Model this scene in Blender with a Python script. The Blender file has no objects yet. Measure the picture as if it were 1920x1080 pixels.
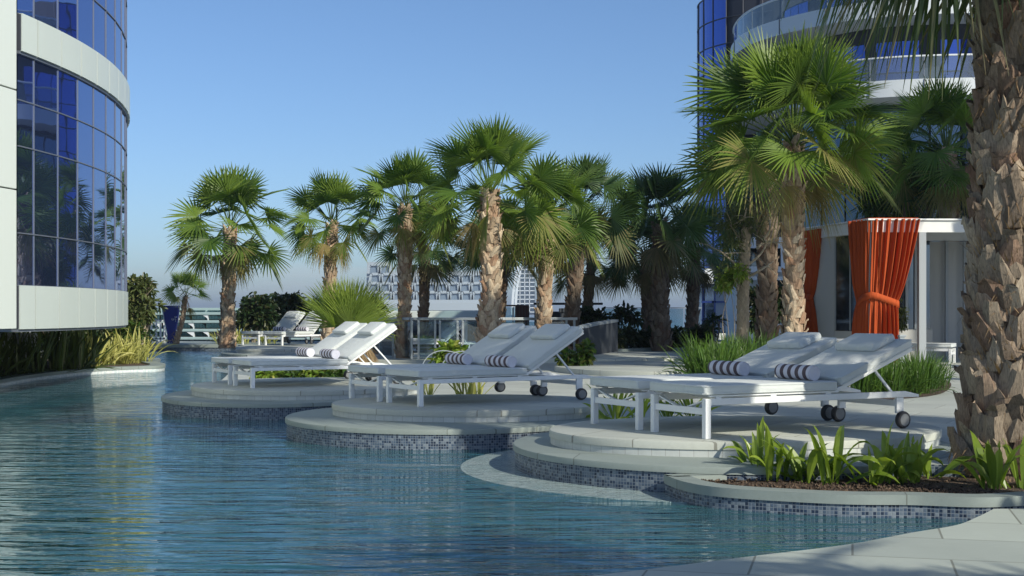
import bpy, math, random
import numpy as np
from math import sin, cos, pi, radians, sqrt, atan2
rng = np.random.default_rng(7)
random.seed(7)
SC = bpy.context.scene
COL = SC.collection
# ---------------------------------------------------------------- camera
H, F, YH = 1.17, 2500.0, 585.0
cam = bpy.data.cameras.new('camera'); camo = bpy.data.objects.new('camera', cam); COL.objects.link(camo)
camo.location = (0, 0, H); camo.rotation_euler = (pi/2, 0, 0)
cam.sensor_width = 36; cam.lens = 36*F/1920; cam.shift_y = 45/1920
cam.clip_start = .05; cam.clip_end = 20000
SC.camera = camo
def at(px, py, z):
    Y = F*(H-z)/(py-YH); return np.array([(px-960)/F*Y, Y, z])
def atY(px, py, Y):
    return np.array([(px-960)/F*Y, Y, H-(py-YH)/F*Y])
# ---------------------------------------------------------------- light
SUN = np.array([.66, -.75, .60]); SUN /= np.linalg.norm(SUN)
w = bpy.data.worlds.new('World'); SC.world = w; w.use_nodes = True
nt = w.node_tree; bg = nt.nodes['Background']
sky = nt.nodes.new('ShaderNodeTexSky'); sky.sky_type = 'NISHITA'; sky.sun_disc = False
sky.sun_elevation = math.asin(SUN[2]); sky.sun_rotation = atan2(SUN[0], SUN[1])
sky.altitude = 0; sky.air_density = .85; sky.dust_density = .85; sky.ozone_density = 6.0
tc = nt.nodes.new('ShaderNodeTexCoord'); sp_ = nt.nodes.new('ShaderNodeSeparateXYZ'); nt.links.new(tc.outputs['Generated'], sp_.inputs[0])
mp_ = nt.nodes.new('ShaderNodeMapping'); mp_.inputs['Scale'].default_value = (3.2, 3.2, 26); nt.links.new(tc.outputs['Generated'], mp_.inputs[0])
nz_ = nt.nodes.new('ShaderNodeTexNoise'); nz_.inputs['Scale'].default_value = 2.6; nz_.inputs['Detail'].default_value = 6; nz_.inputs['Roughness'].default_value = .6; nt.links.new(mp_.outputs[0], nz_.inputs['Vector'])
cr_ = nt.nodes.new('ShaderNodeMapRange'); cr_.inputs[1].default_value = .50; cr_.inputs[2].default_value = .74; cr_.inputs[4].default_value = .42; nt.links.new(nz_.outputs['Fac'], cr_.inputs[0])
lo_ = nt.nodes.new('ShaderNodeMapRange'); lo_.interpolation_type = 'SMOOTHSTEP'; lo_.inputs[1].default_value = .10; lo_.inputs[2].default_value = .02; lo_.inputs[3].default_value = 0; lo_.inputs[4].default_value = 1; nt.links.new(sp_.outputs[2], lo_.inputs[0])
mu_ = nt.nodes.new('ShaderNodeMath'); mu_.operation = 'MULTIPLY'; nt.links.new(cr_.outputs[0], mu_.inputs[0]); nt.links.new(lo_.outputs[0], mu_.inputs[1])
mc_ = nt.nodes.new('ShaderNodeMix'); mc_.data_type = 'RGBA'; nt.links.new(mu_.outputs[0], mc_.inputs[0]); nt.links.new(sky.outputs[0], mc_.inputs[6]); mc_.inputs[7].default_value = (4.9, 5.2, 5.5, 1)
nt.links.new(mc_.outputs[2], bg.inputs[0]); bg.inputs[1].default_value = .125
sl = bpy.data.lights.new('sun', 'SUN'); sl.energy = 4.9; sl.angle = radians(.53); sl.color = (1, .94, .80)
so = bpy.data.objects.new('sun', sl); COL.objects.link(so)
from mathutils import Vector, Matrix
so.rotation_euler = Vector(SUN).to_track_quat('Z', 'Y').to_euler()
so.location = (20, -12, 20)
SC.view_settings.view_transform = 'Standard'; SC.view_settings.look = 'None'
SC.view_settings.exposure = 0.08; SC.view_settings.gamma = 1
SC.render.engine = 'CYCLES'
SC.cycles.use_denoising = True
try: SC.cycles.denoiser = 'OPENIMAGEDENOISE'
except Exception: pass
SC.cycles.max_bounces = 8; SC.cycles.diffuse_bounces = 3; SC.cycles.glossy_bounces = 4
SC.cycles.transparent_max_bounces = 12; SC.cycles.transmission_bounces = 6
SC.cycles.sample_clamp_indirect = 6
# ---------------------------------------------------------------- mesh builder
class MB:
    def __init__(s): s.v = []; s.f = []; s.a = []; s.n = 0
    def add(s, v, f, a=None):
        v = np.asarray(v, float).reshape(-1, 3)
        if a is None: a = np.zeros((len(v), 3))
        a = np.asarray(a, float)
        if a.ndim == 1: a = np.tile(a, (len(v), 1))
        s.v.append(v); s.a.append(a)
        k = s.n
        for q in f: s.f.append([i+k for i in q])
        s.n += len(v); return s
    def addq(s, v, q, a):                       # numpy quads
        k = s.n; s.v.append(v); s.a.append(a); s.f.extend((q+k).tolist()); s.n += len(v)
    def box(s, c, d, M=None, a=None):
        x, y, z = np.array(d)/2.
        v = np.array([(i*x, j*y, k*z) for i in (-1, 1) for j in (-1, 1) for k in (-1, 1)])
        if M is not None: v = v @ np.asarray(M).T
        v = v + np.array(c)
        return s.add(v, [(0,1,3,2),(4,6,7,5),(0,4,5,1),(2,3,7,6),(0,2,6,4),(1,5,7,3)], a)
    def bar(s, p, q, w, h=None, a=None, up=(0,0,1)):
        p = np.array(p, float); q = np.array(q, float); d = q-p; L = np.linalg.norm(d); d /= L
        u = np.array(up, float)
        if abs(d@u) > .98: u = np.array([0,1.,0])
        sd = np.cross(u, d); sd /= np.linalg.norm(sd); u = np.cross(d, sd)
        return s.box((p+q)/2, (L, w, h or w), np.stack([d, sd, u], 1), a)
    def tube(s, P, R, n=8, a=None, cap=True):
        P = np.array(P, float); m = len(P); R = np.broadcast_to(np.array(R, float), (m,))
        T = np.gradient(P, axis=0); T /= np.linalg.norm(T, axis=1)[:, None]
        u = np.array([0,0,1.]) if abs(T[0][2]) < .9 else np.array([0,1.,0])
        vs = []
        for i in range(m):
            sd = np.cross(u, T[i]); sd /= np.linalg.norm(sd); u = np.cross(T[i], sd)
            for k in range(n):
                t = 2*pi*k/n; vs.append(P[i]+R[i]*(cos(t)*sd+sin(t)*u))
        f = [(i*n+k, i*n+(k+1)%n, (i+1)*n+(k+1)%n, (i+1)*n+k) for i in range(m-1) for k in range(n)]
        if cap: f += [tuple(range(n-1,-1,-1)), tuple((m-1)*n+k for k in range(n))]
        return s.add(vs, f, a)
    def prism(s, out, z0, z1, top=True, bottom=False, a=None, uv=True, rnd=0):
        """extrude a ccw outline; pv = (arc length, z, 0) on walls"""
        o = np.array(out, float); n = len(o)
        L = np.concatenate([[0], np.cumsum(np.linalg.norm(np.diff(np.vstack([o, o[:1]]), axis=0), axis=1))])
        v = []; av = []
        for i in range(n+1):
            p = o[i % n]
            v += [(p[0], p[1], z0), (p[0], p[1], z1)]; av += [(L[i], z0, 0), (L[i], z1, 0)]
        s.add(v, [(2*i, 2*i+2, 2*i+3, 2*i+1) for i in range(n)], av if a is None else a)
        if top: s.add([(p[0], p[1], z1) for p in o], [tuple(range(n))], [(p[0], p[1], 1) for p in o] if a is None else a)
        if bottom: s.add([(p[0], p[1], z0) for p in o], [tuple(range(n-1,-1,-1))], a)
        return s
    def lathe(s, prof, c=(0,0,0), n=24, a=None):
        v = [(c[0]+r*cos(2*pi*k/n), c[1]+r*sin(2*pi*k/n), c[2]+z) for r, z in prof for k in range(n)]
        m = len(prof)
        f = [(i*n+k, i*n+(k+1)%n, (i+1)*n+(k+1)%n, (i+1)*n+k) for i in range(m-1) for k in range(n)]
        return s.add(v, f, a)
    def build(s, name, mat, parent=None, smooth=None, bevel=0, local=False, seg=2):
        v = np.vstack(s.v); a = np.vstack(s.a)
        if parent is not None and not local:
            p = parent
            off = np.zeros(3)
            while p is not None: off += np.array(p.location); p = p.parent
            v = v-off
        me = bpy.data.meshes.new(name); me.from_pydata(v.tolist(), [], s.f)
        at_ = me.attributes.new('pv', 'FLOAT_VECTOR', 'POINT'); at_.data.foreach_set('vector', a.astype(np.float32).ravel())
        me.materials.append(mat)
        if smooth is not None:
            me.shade_smooth()
            if smooth < 179: me.set_sharp_from_angle(angle=radians(smooth))
        o = bpy.data.objects.new(name, me); COL.objects.link(o)
        if parent is not None: o.parent = parent
        if bevel:
            b = o.modifiers.new('bevel', 'BEVEL'); b.width = bevel; b.segments = seg; b.limit_method = 'ANGLE'; b.angle_limit = radians(40)
        return o
def tag(o, label, cat, group=None):
    o['label'] = label; o['category'] = cat
    if group: o['group'] = group
    return o
def thing(name, label, cat, loc=(0,0,0), group=None):
    o = bpy.data.objects.new(name, None); COL.objects.link(o); o.location = [float(x) for x in loc]
    o.empty_display_size = .2
    return tag(o, label, cat, group)
def struct(o, kind='structure'):
    o['kind'] = kind; return o
def dup(o, parent=None):
    c = o.copy(); COL.objects.link(c); c.parent = parent
    for ch in list(o.children): dup(ch, c)
    return c
ORD = ['first','second','third','fourth','fifth','sixth','seventh','eighth','ninth','tenth','eleventh','twelfth','thirteenth','fourteenth','fifteenth','sixteenth']
# ---------------------------------------------------------------- materials
def mat(name):
    m = bpy.data.materials.new(name); m.use_nodes = True
    t = m.node_tree; t.nodes.clear()
    o = t.nodes.new('ShaderNodeOutputMaterial')
    return m, t, o
class NT:
    """tiny node helper"""
    def __init__(s, t): s.t = t
    def n(s, kind, **kw):
        x = s.t.nodes.new('ShaderNode'+kind)
        for k, v in kw.items():
            if k in x.inputs: 
                if hasattr(v, 'is_output') or isinstance(v, bpy.types.NodeSocket): s.t.links.new(v, x.inputs[k])
                else: x.inputs[k].default_value = v
            else: setattr(x, k, v)
        return x
    def l(s, a, b): s.t.links.new(a, b)
    def mix(s, f, a, b, blend='MIX'):
        x = s.t.nodes.new('ShaderNodeMix'); x.data_type = 'RGBA'; x.blend_type = blend
        for i, v in ((0, f), (6, a), (7, b)):
            if isinstance(v, bpy.types.NodeSocket): s.t.links.new(v, x.inputs[i])
            elif i == 0: x.inputs[0].default_value = v
            else: x.inputs[i].default_value = (*v[:3], 1)
        return x.outputs[2]
    def math(s, op, a, b=None, c=None):
        x = s.t.nodes.new('ShaderNodeMath'); x.operation = op
        for i, v in enumerate((a, b, c)):
            if v is None: continue
            if isinstance(v, bpy.types.NodeSocket): s.t.links.new(v, x.inputs[i])
            else: x.inputs[i].default_value = v
        return x.outputs[0]
    def ramp(s, f, stops):
        x = s.t.nodes.new('ShaderNodeValToRGB'); e = x.color_ramp.elements
        while len(e) < len(stops): e.new(.5)
        for i, (p, c) in enumerate(stops): e[i].position = p; e[i].color = (*c, 1)
        s.t.links.new(f, x.inputs[0]); return x.outputs[0]
    def noise(s, vec, scale, detail=3, rough=.55, dist=0):
        x = s.t.nodes.new('ShaderNodeTexNoise'); x.inputs['Scale'].default_value = scale; x.inputs['Detail'].default_value = detail
        x.inputs['Roughness'].default_value = rough; x.inputs['Distortion'].default_value = dist
        if vec is not None: s.t.links.new(vec, x.inputs['Vector'])
        return x.outputs['Fac']
    def mapping(s, vec, scale=(1,1,1), rot=(0,0,0), loc=(0,0,0)):
        x = s.t.nodes.new('ShaderNodeMapping'); x.inputs['Scale'].default_value = scale; x.inputs['Rotation'].default_value = rot; x.inputs['Location'].default_value = loc
        s.t.links.new(vec, x.inputs[0]); return x.outputs[0]
    def obj(s): return s.t.nodes.new('ShaderNodeTexCoord').outputs['Object']
    def geo(s): return s.t.nodes.new('ShaderNodeNewGeometry').outputs['Position']
    def pv(s):
        x = s.t.nodes.new('ShaderNodeAttribute'); x.attribute_name = 'pv'; return x.outputs['Vector']
    def sep(s, v):
        x = s.t.nodes.new('ShaderNodeSeparateXYZ'); s.t.links.new(v, x.inputs[0]); return x.outputs
    def bump(s, h, strength=.3, dist=.01):
        x = s.t.nodes.new('ShaderNodeBump'); x.inputs['Strength'].default_value = strength; x.inputs['Distance'].default_value = dist
        s.t.links.new(h, x.inputs['Height']); return x.outputs[0]
def pbr(name, col, rough=.5, metal=0, nscale=None, nvar=.12, bump=0, bscale=40, spec=.5, coat=0, sheen=0):
    m, t, o = mat(name); N = NT(t)
    p = N.n('BsdfPrincipled', Roughness=rough, Metallic=metal)
    p.inputs['Specular IOR Level'].default_value = spec
    p.inputs['Coat Weight'].default_value = coat
    if sheen: p.inputs['Sheen Weight'].default_value = sheen
    p.inputs['Base Color'].default_value = (*col, 1)
    if nscale:
        f = N.noise(N.geo() if nscale > 0 else N.obj(), abs(nscale), 4)
        c = N.mix(f, [x*(1-nvar) for x in col], [min(1, x*(1+nvar)) for x in col])
        N.l(c, p.inputs['Base Color'])
    if bump:
        N.l(N.bump(N.noise(N.obj(), bscale, 4), bump, .005), p.inputs['Normal'])
    N.l(p.outputs[0], o.inputs[0]); return m

def stone_mat(name, base, tile=.6, joint=.006, rot=.4, streak=True):
    m, t, o = mat(name); N = NT(t)
    g = N.geo()
    v = N.mapping(g, (1,1,0), (0,0,rot))
    br = N.n('TexBrick', Scale=1.0); N.l(v, br.inputs['Vector'])
    br.inputs['Mortar Size'].default_value = joint; br.inputs['Brick Width'].default_value = tile*1.5; br.inputs['Row Height'].default_value = tile
    br.inputs['Mortar Smooth'].default_value = .3
    br.inputs['Color1'].default_value = (.86,.87,.87,1); br.inputs['Color2'].default_value = (1.08,1.08,1.06,1); br.inputs['Mortar'].default_value = (.5,.48,.45,1)
    n1 = N.noise(N.mapping(g, (.9,.9,.9)), 1.3, 5, .6)
    n2 = N.noise(N.mapping(g, (6,30,8), (0,0,rot)), 3, 4, .6)
    c = N.mix(n1, [x*.70 for x in base], [x*1.24 for x in base])
    c = N.mix(.35, c, N.mix(n2, [x*.75 for x in base], [x*1.25 for x in base]))
    c = N.mix(1, c, br.outputs['Color'], 'MULTIPLY')
    p = N.n('BsdfPrincipled', Roughness=.62); N.l(c, p.inputs['Base Color'])
    p.inputs['Specular IOR Level'].default_value = .35
    n3 = N.noise(g, 60, 4)
    N.l(N.bump(n3, .12, .004), p.inputs['Normal'])
    N.l(p.outputs[0], o.inputs[0]); return m

def mosaic_mat(name, pal, grout, size=.021, contrast=1):
    m, t, o = mat(name); N = NT(t)
    pv = N.sep(N.pv())
    u = N.math('DIVIDE', pv[0], size); v = N.math('DIVIDE', pv[1], size)
    fu = N.math('FRACT', u); fv = N.math('FRACT', v)
    cu = N.math('FLOOR', u); cv = N.math('FLOOR', v)
    cb = t.nodes.new('ShaderNodeCombineXYZ'); N.l(cu, cb.inputs[0]); N.l(cv, cb.inputs[1])
    wn = N.n('TexWhiteNoise', noise_dimensions='2D'); N.l(cb.outputs[0], wn.inputs['Vector'])
    k = len(pal)
    x = t.nodes.new('ShaderNodeValToRGB'); x.color_ramp.interpolation = 'CONSTANT'; e = x.color_ramp.elements
    while len(e) < k: e.new(.5)
    for i, c in enumerate(pal): e[i].position = i/k; e[i].color = (*c, 1)
    N.l(wn.outputs['Value'], x.inputs[0])
    eu = N.math('MINIMUM', fu, N.math('SUBTRACT', 1, fu)); ev = N.math('MINIMUM', fv, N.math('SUBTRACT', 1, fv))
    ed = N.math('MINIMUM', eu, ev); g = N.math('LESS_THAN', ed, .085)
    dirt = N.noise(N.geo(), 5, 4)
    gc = N.mix(dirt, [q*.8 for q in grout], [q*1.1 for q in grout])
    c = N.mix(g, x.outputs[0], gc)
    p = N.n('BsdfPrincipled'); N.l(c, p.inputs['Base Color'])
    N.l(N.math('MULTIPLY_ADD', g, .55, .18), p.inputs['Roughness'])
    hgt = N.math('MINIMUM', N.math('MULTIPLY', ed, 6), 1)
    nb = N.n('Bump', Strength=.5, Distance=.002); N.l(hgt, nb.inputs['Height']); N.l(nb.outputs[0], p.inputs['Normal'])
    N.l(p.outputs[0], o.inputs[0]); return m

def leaf_mat(name, dark, light, dry, trans=.35, rough=.45):
    """pv = (random per leaf, 0..1 along the blade, dryness)"""
    m, t, o = mat(name); N = NT(t)
    pv = N.sep(N.pv())
    c = N.mix(pv[0], dark, light)
    tipc = N.math('POWER', pv[1], 3)
    c = N.mix(N.math('MULTIPLY', tipc, .35), c, [min(1, x) for x in (light[0]*1.45, light[1]*1.2, light[2])])
    c = N.mix(pv[2], c, dry)
    n = N.noise(N.geo(), 9, 3)
    c = N.mix(1, c, N.mix(n, (.78,.78,.78), (1.2,1.2,1.2)), 'MULTIPLY')
    p = N.n('BsdfPrincipled', Roughness=rough); N.l(c, p.inputs['Base Color']); p.inputs['Specular IOR Level'].default_value = .4
    tr = N.n('BsdfTranslucent'); N.l(N.mix(1, c, (1.2,1.25,.6), 'MULTIPLY'), tr.inputs[0])
    mx = N.n('MixShader', Fac=trans); N.l(p.outputs[0], mx.inputs[1]); N.l(tr.outputs[0], mx.inputs[2])
    N.l(mx.outputs[0], o.inputs[0]); return m

def bark_mat(name, a, b, c):
    """pv.x = random per boot, pv.y = along boot"""
    m, t, o = mat(name); N = NT(t)
    pv = N.sep(N.pv())
    g = N.geo()
    n1 = N.noise(N.mapping(g, (46,46,7)), 2.2, 6, .7, .5)
    n2 = N.noise(g, 5, 4)
    col = N.mix(pv[0], a, b)
    col = N.mix(N.math('MULTIPLY', n2, pv[2]), col, c)
    col = N.mix(1, col, N.ramp(n1, [(.28,(.38,.36,.34)), (.5,(.95,.95,.95)), (.72,(1.4,1.38,1.35))]), 'MULTIPLY')
    p = N.n('BsdfPrincipled', Roughness=.85); N.l(col, p.inputs['Base Color']); p.inputs['Specular IOR Level'].default_value = .2
    N.l(N.bump(n1, .7, .012), p.inputs['Normal'])
    N.l(p.outputs[0], o.inputs[0]); return m

STONE = (.45,.47,.425)
M = {}
M['deck'] = stone_mat('stone_deck', STONE, .6, .005, .5)
M['coping'] = stone_mat('stone_coping', (.255,.295,.275), .9, .004, .2)
M['paving'] = stone_mat('stone_paving', (.43,.47,.425), .55, .006, .25)
M['riser'] = None
def riser():
    m, t, o = mat('riser_tile'); N = NT(t); pv = N.pv()
    br = N.n('TexBrick', Scale=1.0); N.l(pv, br.inputs['Vector']); br.offset = 0
    br.inputs['Mortar Size'].default_value = .0018; br.inputs['Brick Width'].default_value = .095; br.inputs['Row Height'].default_value = .4
    br.inputs['Color1'].default_value = (.44,.47,.45,1); br.inputs['Color2'].default_value = (.5,.53,.51,1); br.inputs['Mortar'].default_value = (.3,.3,.28,1)
    n = N.noise(N.geo(), 14, 5)
    c = N.mix(1, br.outputs['Color'], N.mix(n, (.85,.85,.85), (1.12,1.12,1.12)), 'MULTIPLY')
    p = N.n('BsdfPrincipled', Roughness=.5); N.l(c, p.inputs['Base Color']); N.l(p.outputs[0], o.inputs[0]); return m
M['riser'] = riser()
PAL = [(.035,.055,.10),(.16,.21,.28),(.05,.08,.14),(.28,.33,.38),(.09,.13,.2),(.20,.25,.31),(.03,.045,.08),(.12,.17,.24)]
M['mosaic'] = mosaic_mat('blue_glass_mosaic', [tuple(x*.62 for x in c) for c in PAL], (.17,.20,.23))
M['mosaic_pale'] = mosaic_mat('pale_pool_mosaic', [(.62,.66,.65),(.52,.6,.61),(.72,.74,.72),(.46,.56,.58)], (.7,.72,.7), .03)
M['white_metal'] = pbr('white_metal', (.74,.76,.76), .35, 0, -3, .04)
def cloth():
    m, t, o = mat('mattress_fabric'); N = NT(t); c_ = N.obj()
    n = N.noise(c_, 3, 4); col = N.mix(n, (.54,.575,.565), (.61,.645,.635))
    p = N.n('BsdfPrincipled', Roughness=.78); N.l(col, p.inputs['Base Color']); p.inputs['Specular IOR Level'].default_value = .3; p.inputs['Sheen Weight'].default_value = .12
    cr = N.noise(N.mapping(c_, (1.2,3.5,2)), 4.5, 4, .55, .8); fi = N.noise(c_, 420, 2)
    h = N.math('ADD', cr, N.math('MULTIPLY', fi, .05))
    N.l(N.bump(h, .6, .018), p.inputs['Normal']); N.l(p.outputs[0], o.inputs[0]); return m
M['mattress'] = cloth()
M['grey_metal'] = pbr('grey_metal', (.36,.40,.42), .38, .3, -3, .06)
M['rubber'] = pbr('rubber', (.025,.026,.03), .6)
M['hub'] = pbr('wheel_hub', (.16,.17,.18), .45)
M['cladding'] = pbr('white_cladding', (.50,.555,.52), .38, 0, .8, .06)
M['cladding_bright'] = pbr('bright_cladding', (.60,.65,.605), .4, 0, .6, .04)
M['joint'] = pbr('dark_joint', (.05,.055,.07), .5)
M['mullion'] = pbr('mullion', (.16,.18,.22), .4, .3)
M['fascia'] = pbr('grey_fascia', (.62,.66,.67), .4, 0, .3, .05)
M['concrete_dark'] = pbr('dark_render', (.035,.042,.052), .8, 0, 1.5, .12)
M['soffit'] = pbr('soffit', (.25,.26,.27), .8)
M['core'] = pbr('core_wall', (.03,.035,.05), .7)
M['maroon'] = pbr('maroon_panel', (.045,.012,.016), .5)
M['cabana_white'] = pbr('cabana_white', (.72,.73,.71), .5, 0, 1, .04)
M['cabana_panel'] = pbr('cabana_panel', (.46,.46,.44), .65, 0, 1.2, .05)
M['cabana_frame'] = pbr('cabana_frame', (.33,.36,.38), .45)
def curtain_mat():
    m, t, o = mat('orange_fabric'); N = NT(t); 
    n = N.noise(N.mapping(N.obj(), (40,40,3)), 3, 4); c = N.mix(n, (.44,.07,.018), (.55,.108,.03))
    p = N.n('BsdfPrincipled', Roughness=.8); N.l(c, p.inputs['Base Color']); p.inputs['Specular IOR Level'].default_value = .2
    tr = N.n('BsdfTranslucent'); N.l(c, tr.inputs[0])
    wv = N.n('TexWave', Scale=160.0); N.l(N.obj(), wv.inputs['Vector']); wv.bands_direction = 'Z'
    N.l(N.bump(N.noise(N.mapping(N.obj(), (22,22,4)), 2.0, 5, .6, .8), .55, .02), p.inputs['Normal'])
    mx = N.n('MixShader', Fac=.15); N.l(p.outputs[0], mx.inputs[1]); N.l(tr.outputs[0], mx.inputs[2]); N.l(mx.outputs[0], o.inputs[0]); return m
M['curtain'] = curtain_mat()
def mirror_glass(name, tint, wob=.002, rough=.015):
    m, t, o = mat(name); N = NT(t)
    p = N.n('BsdfPrincipled', Roughness=rough, Metallic=1.0); p.inputs['Base Color'].default_value = (*tint, 1)
    N.l(N.bump(N.noise(N.geo(), .9, 2), .35, wob*4), p.inputs['Normal'])
    d = N.n('BsdfDiffuse'); d.inputs[0].default_value = (tint[0]*.3, tint[1]*.35, tint[2]*.4, 1)
    mx = N.n('MixShader', Fac=.12); N.l(p.outputs[0], mx.inputs[1]); N.l(d.outputs[0], mx.inputs[2])
    N.l(mx.outputs[0], o.inputs[0]); return m
M['blue_glass'] = mirror_glass('blue_mirror_glass', (.24,.32,.60))
M['tower_glass'] = mirror_glass('tower_blue_glass', (.10,.15,.42))
M['pale_glass'] = mirror_glass('pale_blue_glass', (.38,.46,.62), .003, .08)
M['green_glass'] = mirror_glass('green_tinted_glass', (.22,.42,.42), .003, .12)
M['dark_glass'] = mirror_glass('dark_glass', (.10,.13,.17), .002, .05)
def clear_glass(name, tint, fac):
    m, t, o = mat(name); N = NT(t)
    tr = N.n('BsdfTransparent'); tr.inputs[0].default_value = (*tint, 1)
    gl = N.n('BsdfGlossy', Roughness=.03); gl.inputs[0].default_value = (.9,.95,1,1)
    df = N.n('BsdfDiffuse'); df.inputs[0].default_value = (.35,.42,.45,1)
    a = N.n('MixShader', Fac=fac); N.l(tr.outputs[0], a.inputs[1]); N.l(df.outputs[0], a.inputs[2])
    fr = N.n('Fresnel', IOR=1.5)
    b = N.n('MixShader'); N.l(fr.outputs[0], b.inputs[0]); N.l(a.outputs[0], b.inputs[1]); N.l(gl.outputs[0], b.inputs[2])
    N.l(b.outputs[0], o.inputs[0]); return m
M['rail_glass'] = clear_glass('railing_glass', (.72,.84,.88), .16)
M['balcony_glass'] = clear_glass('balcony_glass', (.6,.75,.8), .22)
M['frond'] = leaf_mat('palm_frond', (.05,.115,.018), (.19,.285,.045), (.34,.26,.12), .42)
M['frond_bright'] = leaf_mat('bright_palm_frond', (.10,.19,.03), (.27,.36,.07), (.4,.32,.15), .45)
M['frond_shade'] = leaf_mat('shaded_palm_frond', (.03,.075,.024), (.085,.15,.04), (.24,.19,.10), .3)  # copy of palm_frond with the shade put into darker greens
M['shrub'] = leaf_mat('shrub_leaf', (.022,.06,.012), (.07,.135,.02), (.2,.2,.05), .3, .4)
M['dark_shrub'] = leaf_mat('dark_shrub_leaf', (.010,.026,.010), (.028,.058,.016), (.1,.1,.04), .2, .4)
M['olive_shrub'] = leaf_mat('olive_leaf', (.05,.08,.025), (.13,.16,.055), (.2,.2,.07), .3, .5)
M['grass'] = leaf_mat('strap_grass', (.03,.085,.014), (.09,.19,.028), (.25,.25,.06), .35, .4)
M['reed'] = leaf_mat('reed_leaf', (.03,.06,.012), (.075,.12,.025), (.5,.5,.16), .3, .4)
M['variegated'] = leaf_mat('variegated_leaf', (.16,.20,.03), (.42,.42,.10), (.6,.58,.22), .35, .45)
M['lily'] = leaf_mat('broad_lily_leaf', (.09,.17,.018), (.25,.36,.05), (.42,.42,.1), .4, .35)
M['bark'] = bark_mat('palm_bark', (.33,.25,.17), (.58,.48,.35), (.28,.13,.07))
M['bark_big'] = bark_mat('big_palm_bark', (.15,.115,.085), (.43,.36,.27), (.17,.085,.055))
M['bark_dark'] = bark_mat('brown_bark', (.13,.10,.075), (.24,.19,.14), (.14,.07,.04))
M['twig'] = bark_mat('pale_bark', (.30,.25,.18), (.42,.37,.28), (.25,.2,.14))
M['fibre'] = leaf_mat('dry_fibre', (.14,.08,.045), (.3,.2,.11), (.3,.22,.12), .2, .8)
def soil():
    m, t, o = mat('mulch_soil'); N = NT(t); g = N.geo()
    vo = N.n('TexVoronoi', Scale=55.0); N.l(g, vo.inputs['Vector'])
    n = N.noise(g, 25, 5)
    c = N.ramp(n, [(.3,(.03,.02,.014)), (.55,(.1,.065,.042)), (.75,(.22,.16,.11))])
    p = N.n('BsdfPrincipled', Roughness=.95); N.l(c, p.inputs['Base Color']); N.l(N.bump(vo.outputs['Distance'], 1, .02), p.inputs['Normal'])
    N.l(p.outputs[0], o.inputs[0]); return m
M['soil'] = soil()
def towel():
    m, t, o = mat('striped_towel'); N = NT(t); pv = N.sep(N.pv())
    f = N.math('FRACT', N.math('MULTIPLY_ADD', pv[0], 4.6, .18))
    s = N.math('MULTIPLY', N.math('GREATER_THAN', f, .52), N.math('LESS_THAN', pv[1], .5))
    fine = N.math('FRACT', N.math('MULTIPLY', pv[0], 60))
    dk = N.mix(N.math('GREATER_THAN', fine, .5), (.085,.062,.072), (.125,.095,.105))
    c = N.mix(s, (.62,.62,.69), dk)
    p = N.n('BsdfPrincipled', Roughness=.9); N.l(c, p.inputs['Base Color']); N.l(N.bump(N.noise(N.obj(), 260, 3), .25, .004), p.inputs['Normal'])
    N.l(p.outputs[0], o.inputs[0]); return m
M['towel'] = towel()
M['sign_blue'] = pbr('sign_blue', (.02,.035,.24), .35, 0, 2, .1)
M['lettering'] = pbr('lettering', (.62,.66,.72), .5)
M['sign_edge'] = pbr('sign_edge', (.45,.55,.62), .4)
M['far_white'] = pbr('far_white', (.62,.66,.68), .6)
M['far_green'] = pbr('far_green_grey', (.26,.36,.36), .6, 0, .1, .08)
M['ground'] = pbr('lower_ground', (.30,.32,.33), .9, 0, .02, .2)
M['sea'] = pbr('sea_water', (.20,.30,.36), .35, 0, .004, .12)
def water():
    m, t, o = mat('pool_water'); N = NT(t); g = N.geo()
    w1 = N.noise(N.mapping(g, (.6,3.0,1), (0,0,.05)), 1.6, 2, .5, .25)
    w2 = N.noise(N.mapping(g, (.7,2.9,1), (0,0,-.07)), 3.6, 2, .5, .4)
    w3 = N.noise(N.mapping(g, (1.2,4,1), (0,0,.2)), 8, 2, .5)
    hh = N.math('ADD', N.math('ADD', N.math('MULTIPLY', w1, 1.0), N.math('MULTIPLY', w2, .45)), N.math('MULTIPLY', w3, .07))
    b = N.n('Bump', Strength=1.0, Distance=.042); N.l(hh, b.inputs['Height'])
    tp0 = N.n('BsdfTransparent'); tp0.inputs[0].default_value = (.62,.90,.90,1)
    df = N.n('BsdfDiffuse'); N.l(N.mix(N.noise(g, .22, 3), (.04,.16,.20), (.085,.27,.30)), df.inputs[0])
    tr = N.n('MixShader', Fac=.42); N.l(tp0.outputs[0], tr.inputs[1]); N.l(df.outputs[0], tr.inputs[2])
    gl = N.n('BsdfGlossy', Roughness=.015); gl.inputs[0].default_value = (.96,.98,1,1); N.l(b.outputs[0], gl.inputs['Normal'])
    fr = N.n('Fresnel', IOR=1.33); N.l(b.outputs[0], fr.inputs['Normal'])
    x = N.n('MixShader'); N.l(N.math('MULTIPLY', fr.outputs[0], 1.0), x.inputs[0]); N.l(tr.outputs[0], x.inputs[1]); N.l(gl.outputs[0], x.inputs[2])
    N.l(x.outputs[0], o.inputs[0]); return m
M['water'] = water()
def wet_ledge():
    m, t, o = mat('wet_ledge'); N = NT(t); g = N.geo()
    w1 = N.noise(N.mapping(g, (1.6,4.5,1), (0,0,.3)), 7, 4, .6, .8)
    c = N.mix(N.noise(g, 9, 5), (.16,.26,.27), (.42,.48,.47))
    p = N.n('BsdfPrincipled', Roughness=.08); N.l(c, p.inputs['Base Color']); p.inputs['IOR'].default_value = 1.33
    N.l(N.bump(w1, 1.0, .03), p.inputs['Normal']); N.l(p.outputs[0], o.inputs[0]); return m
M['wet_ledge'] = wet_ledge()
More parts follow.
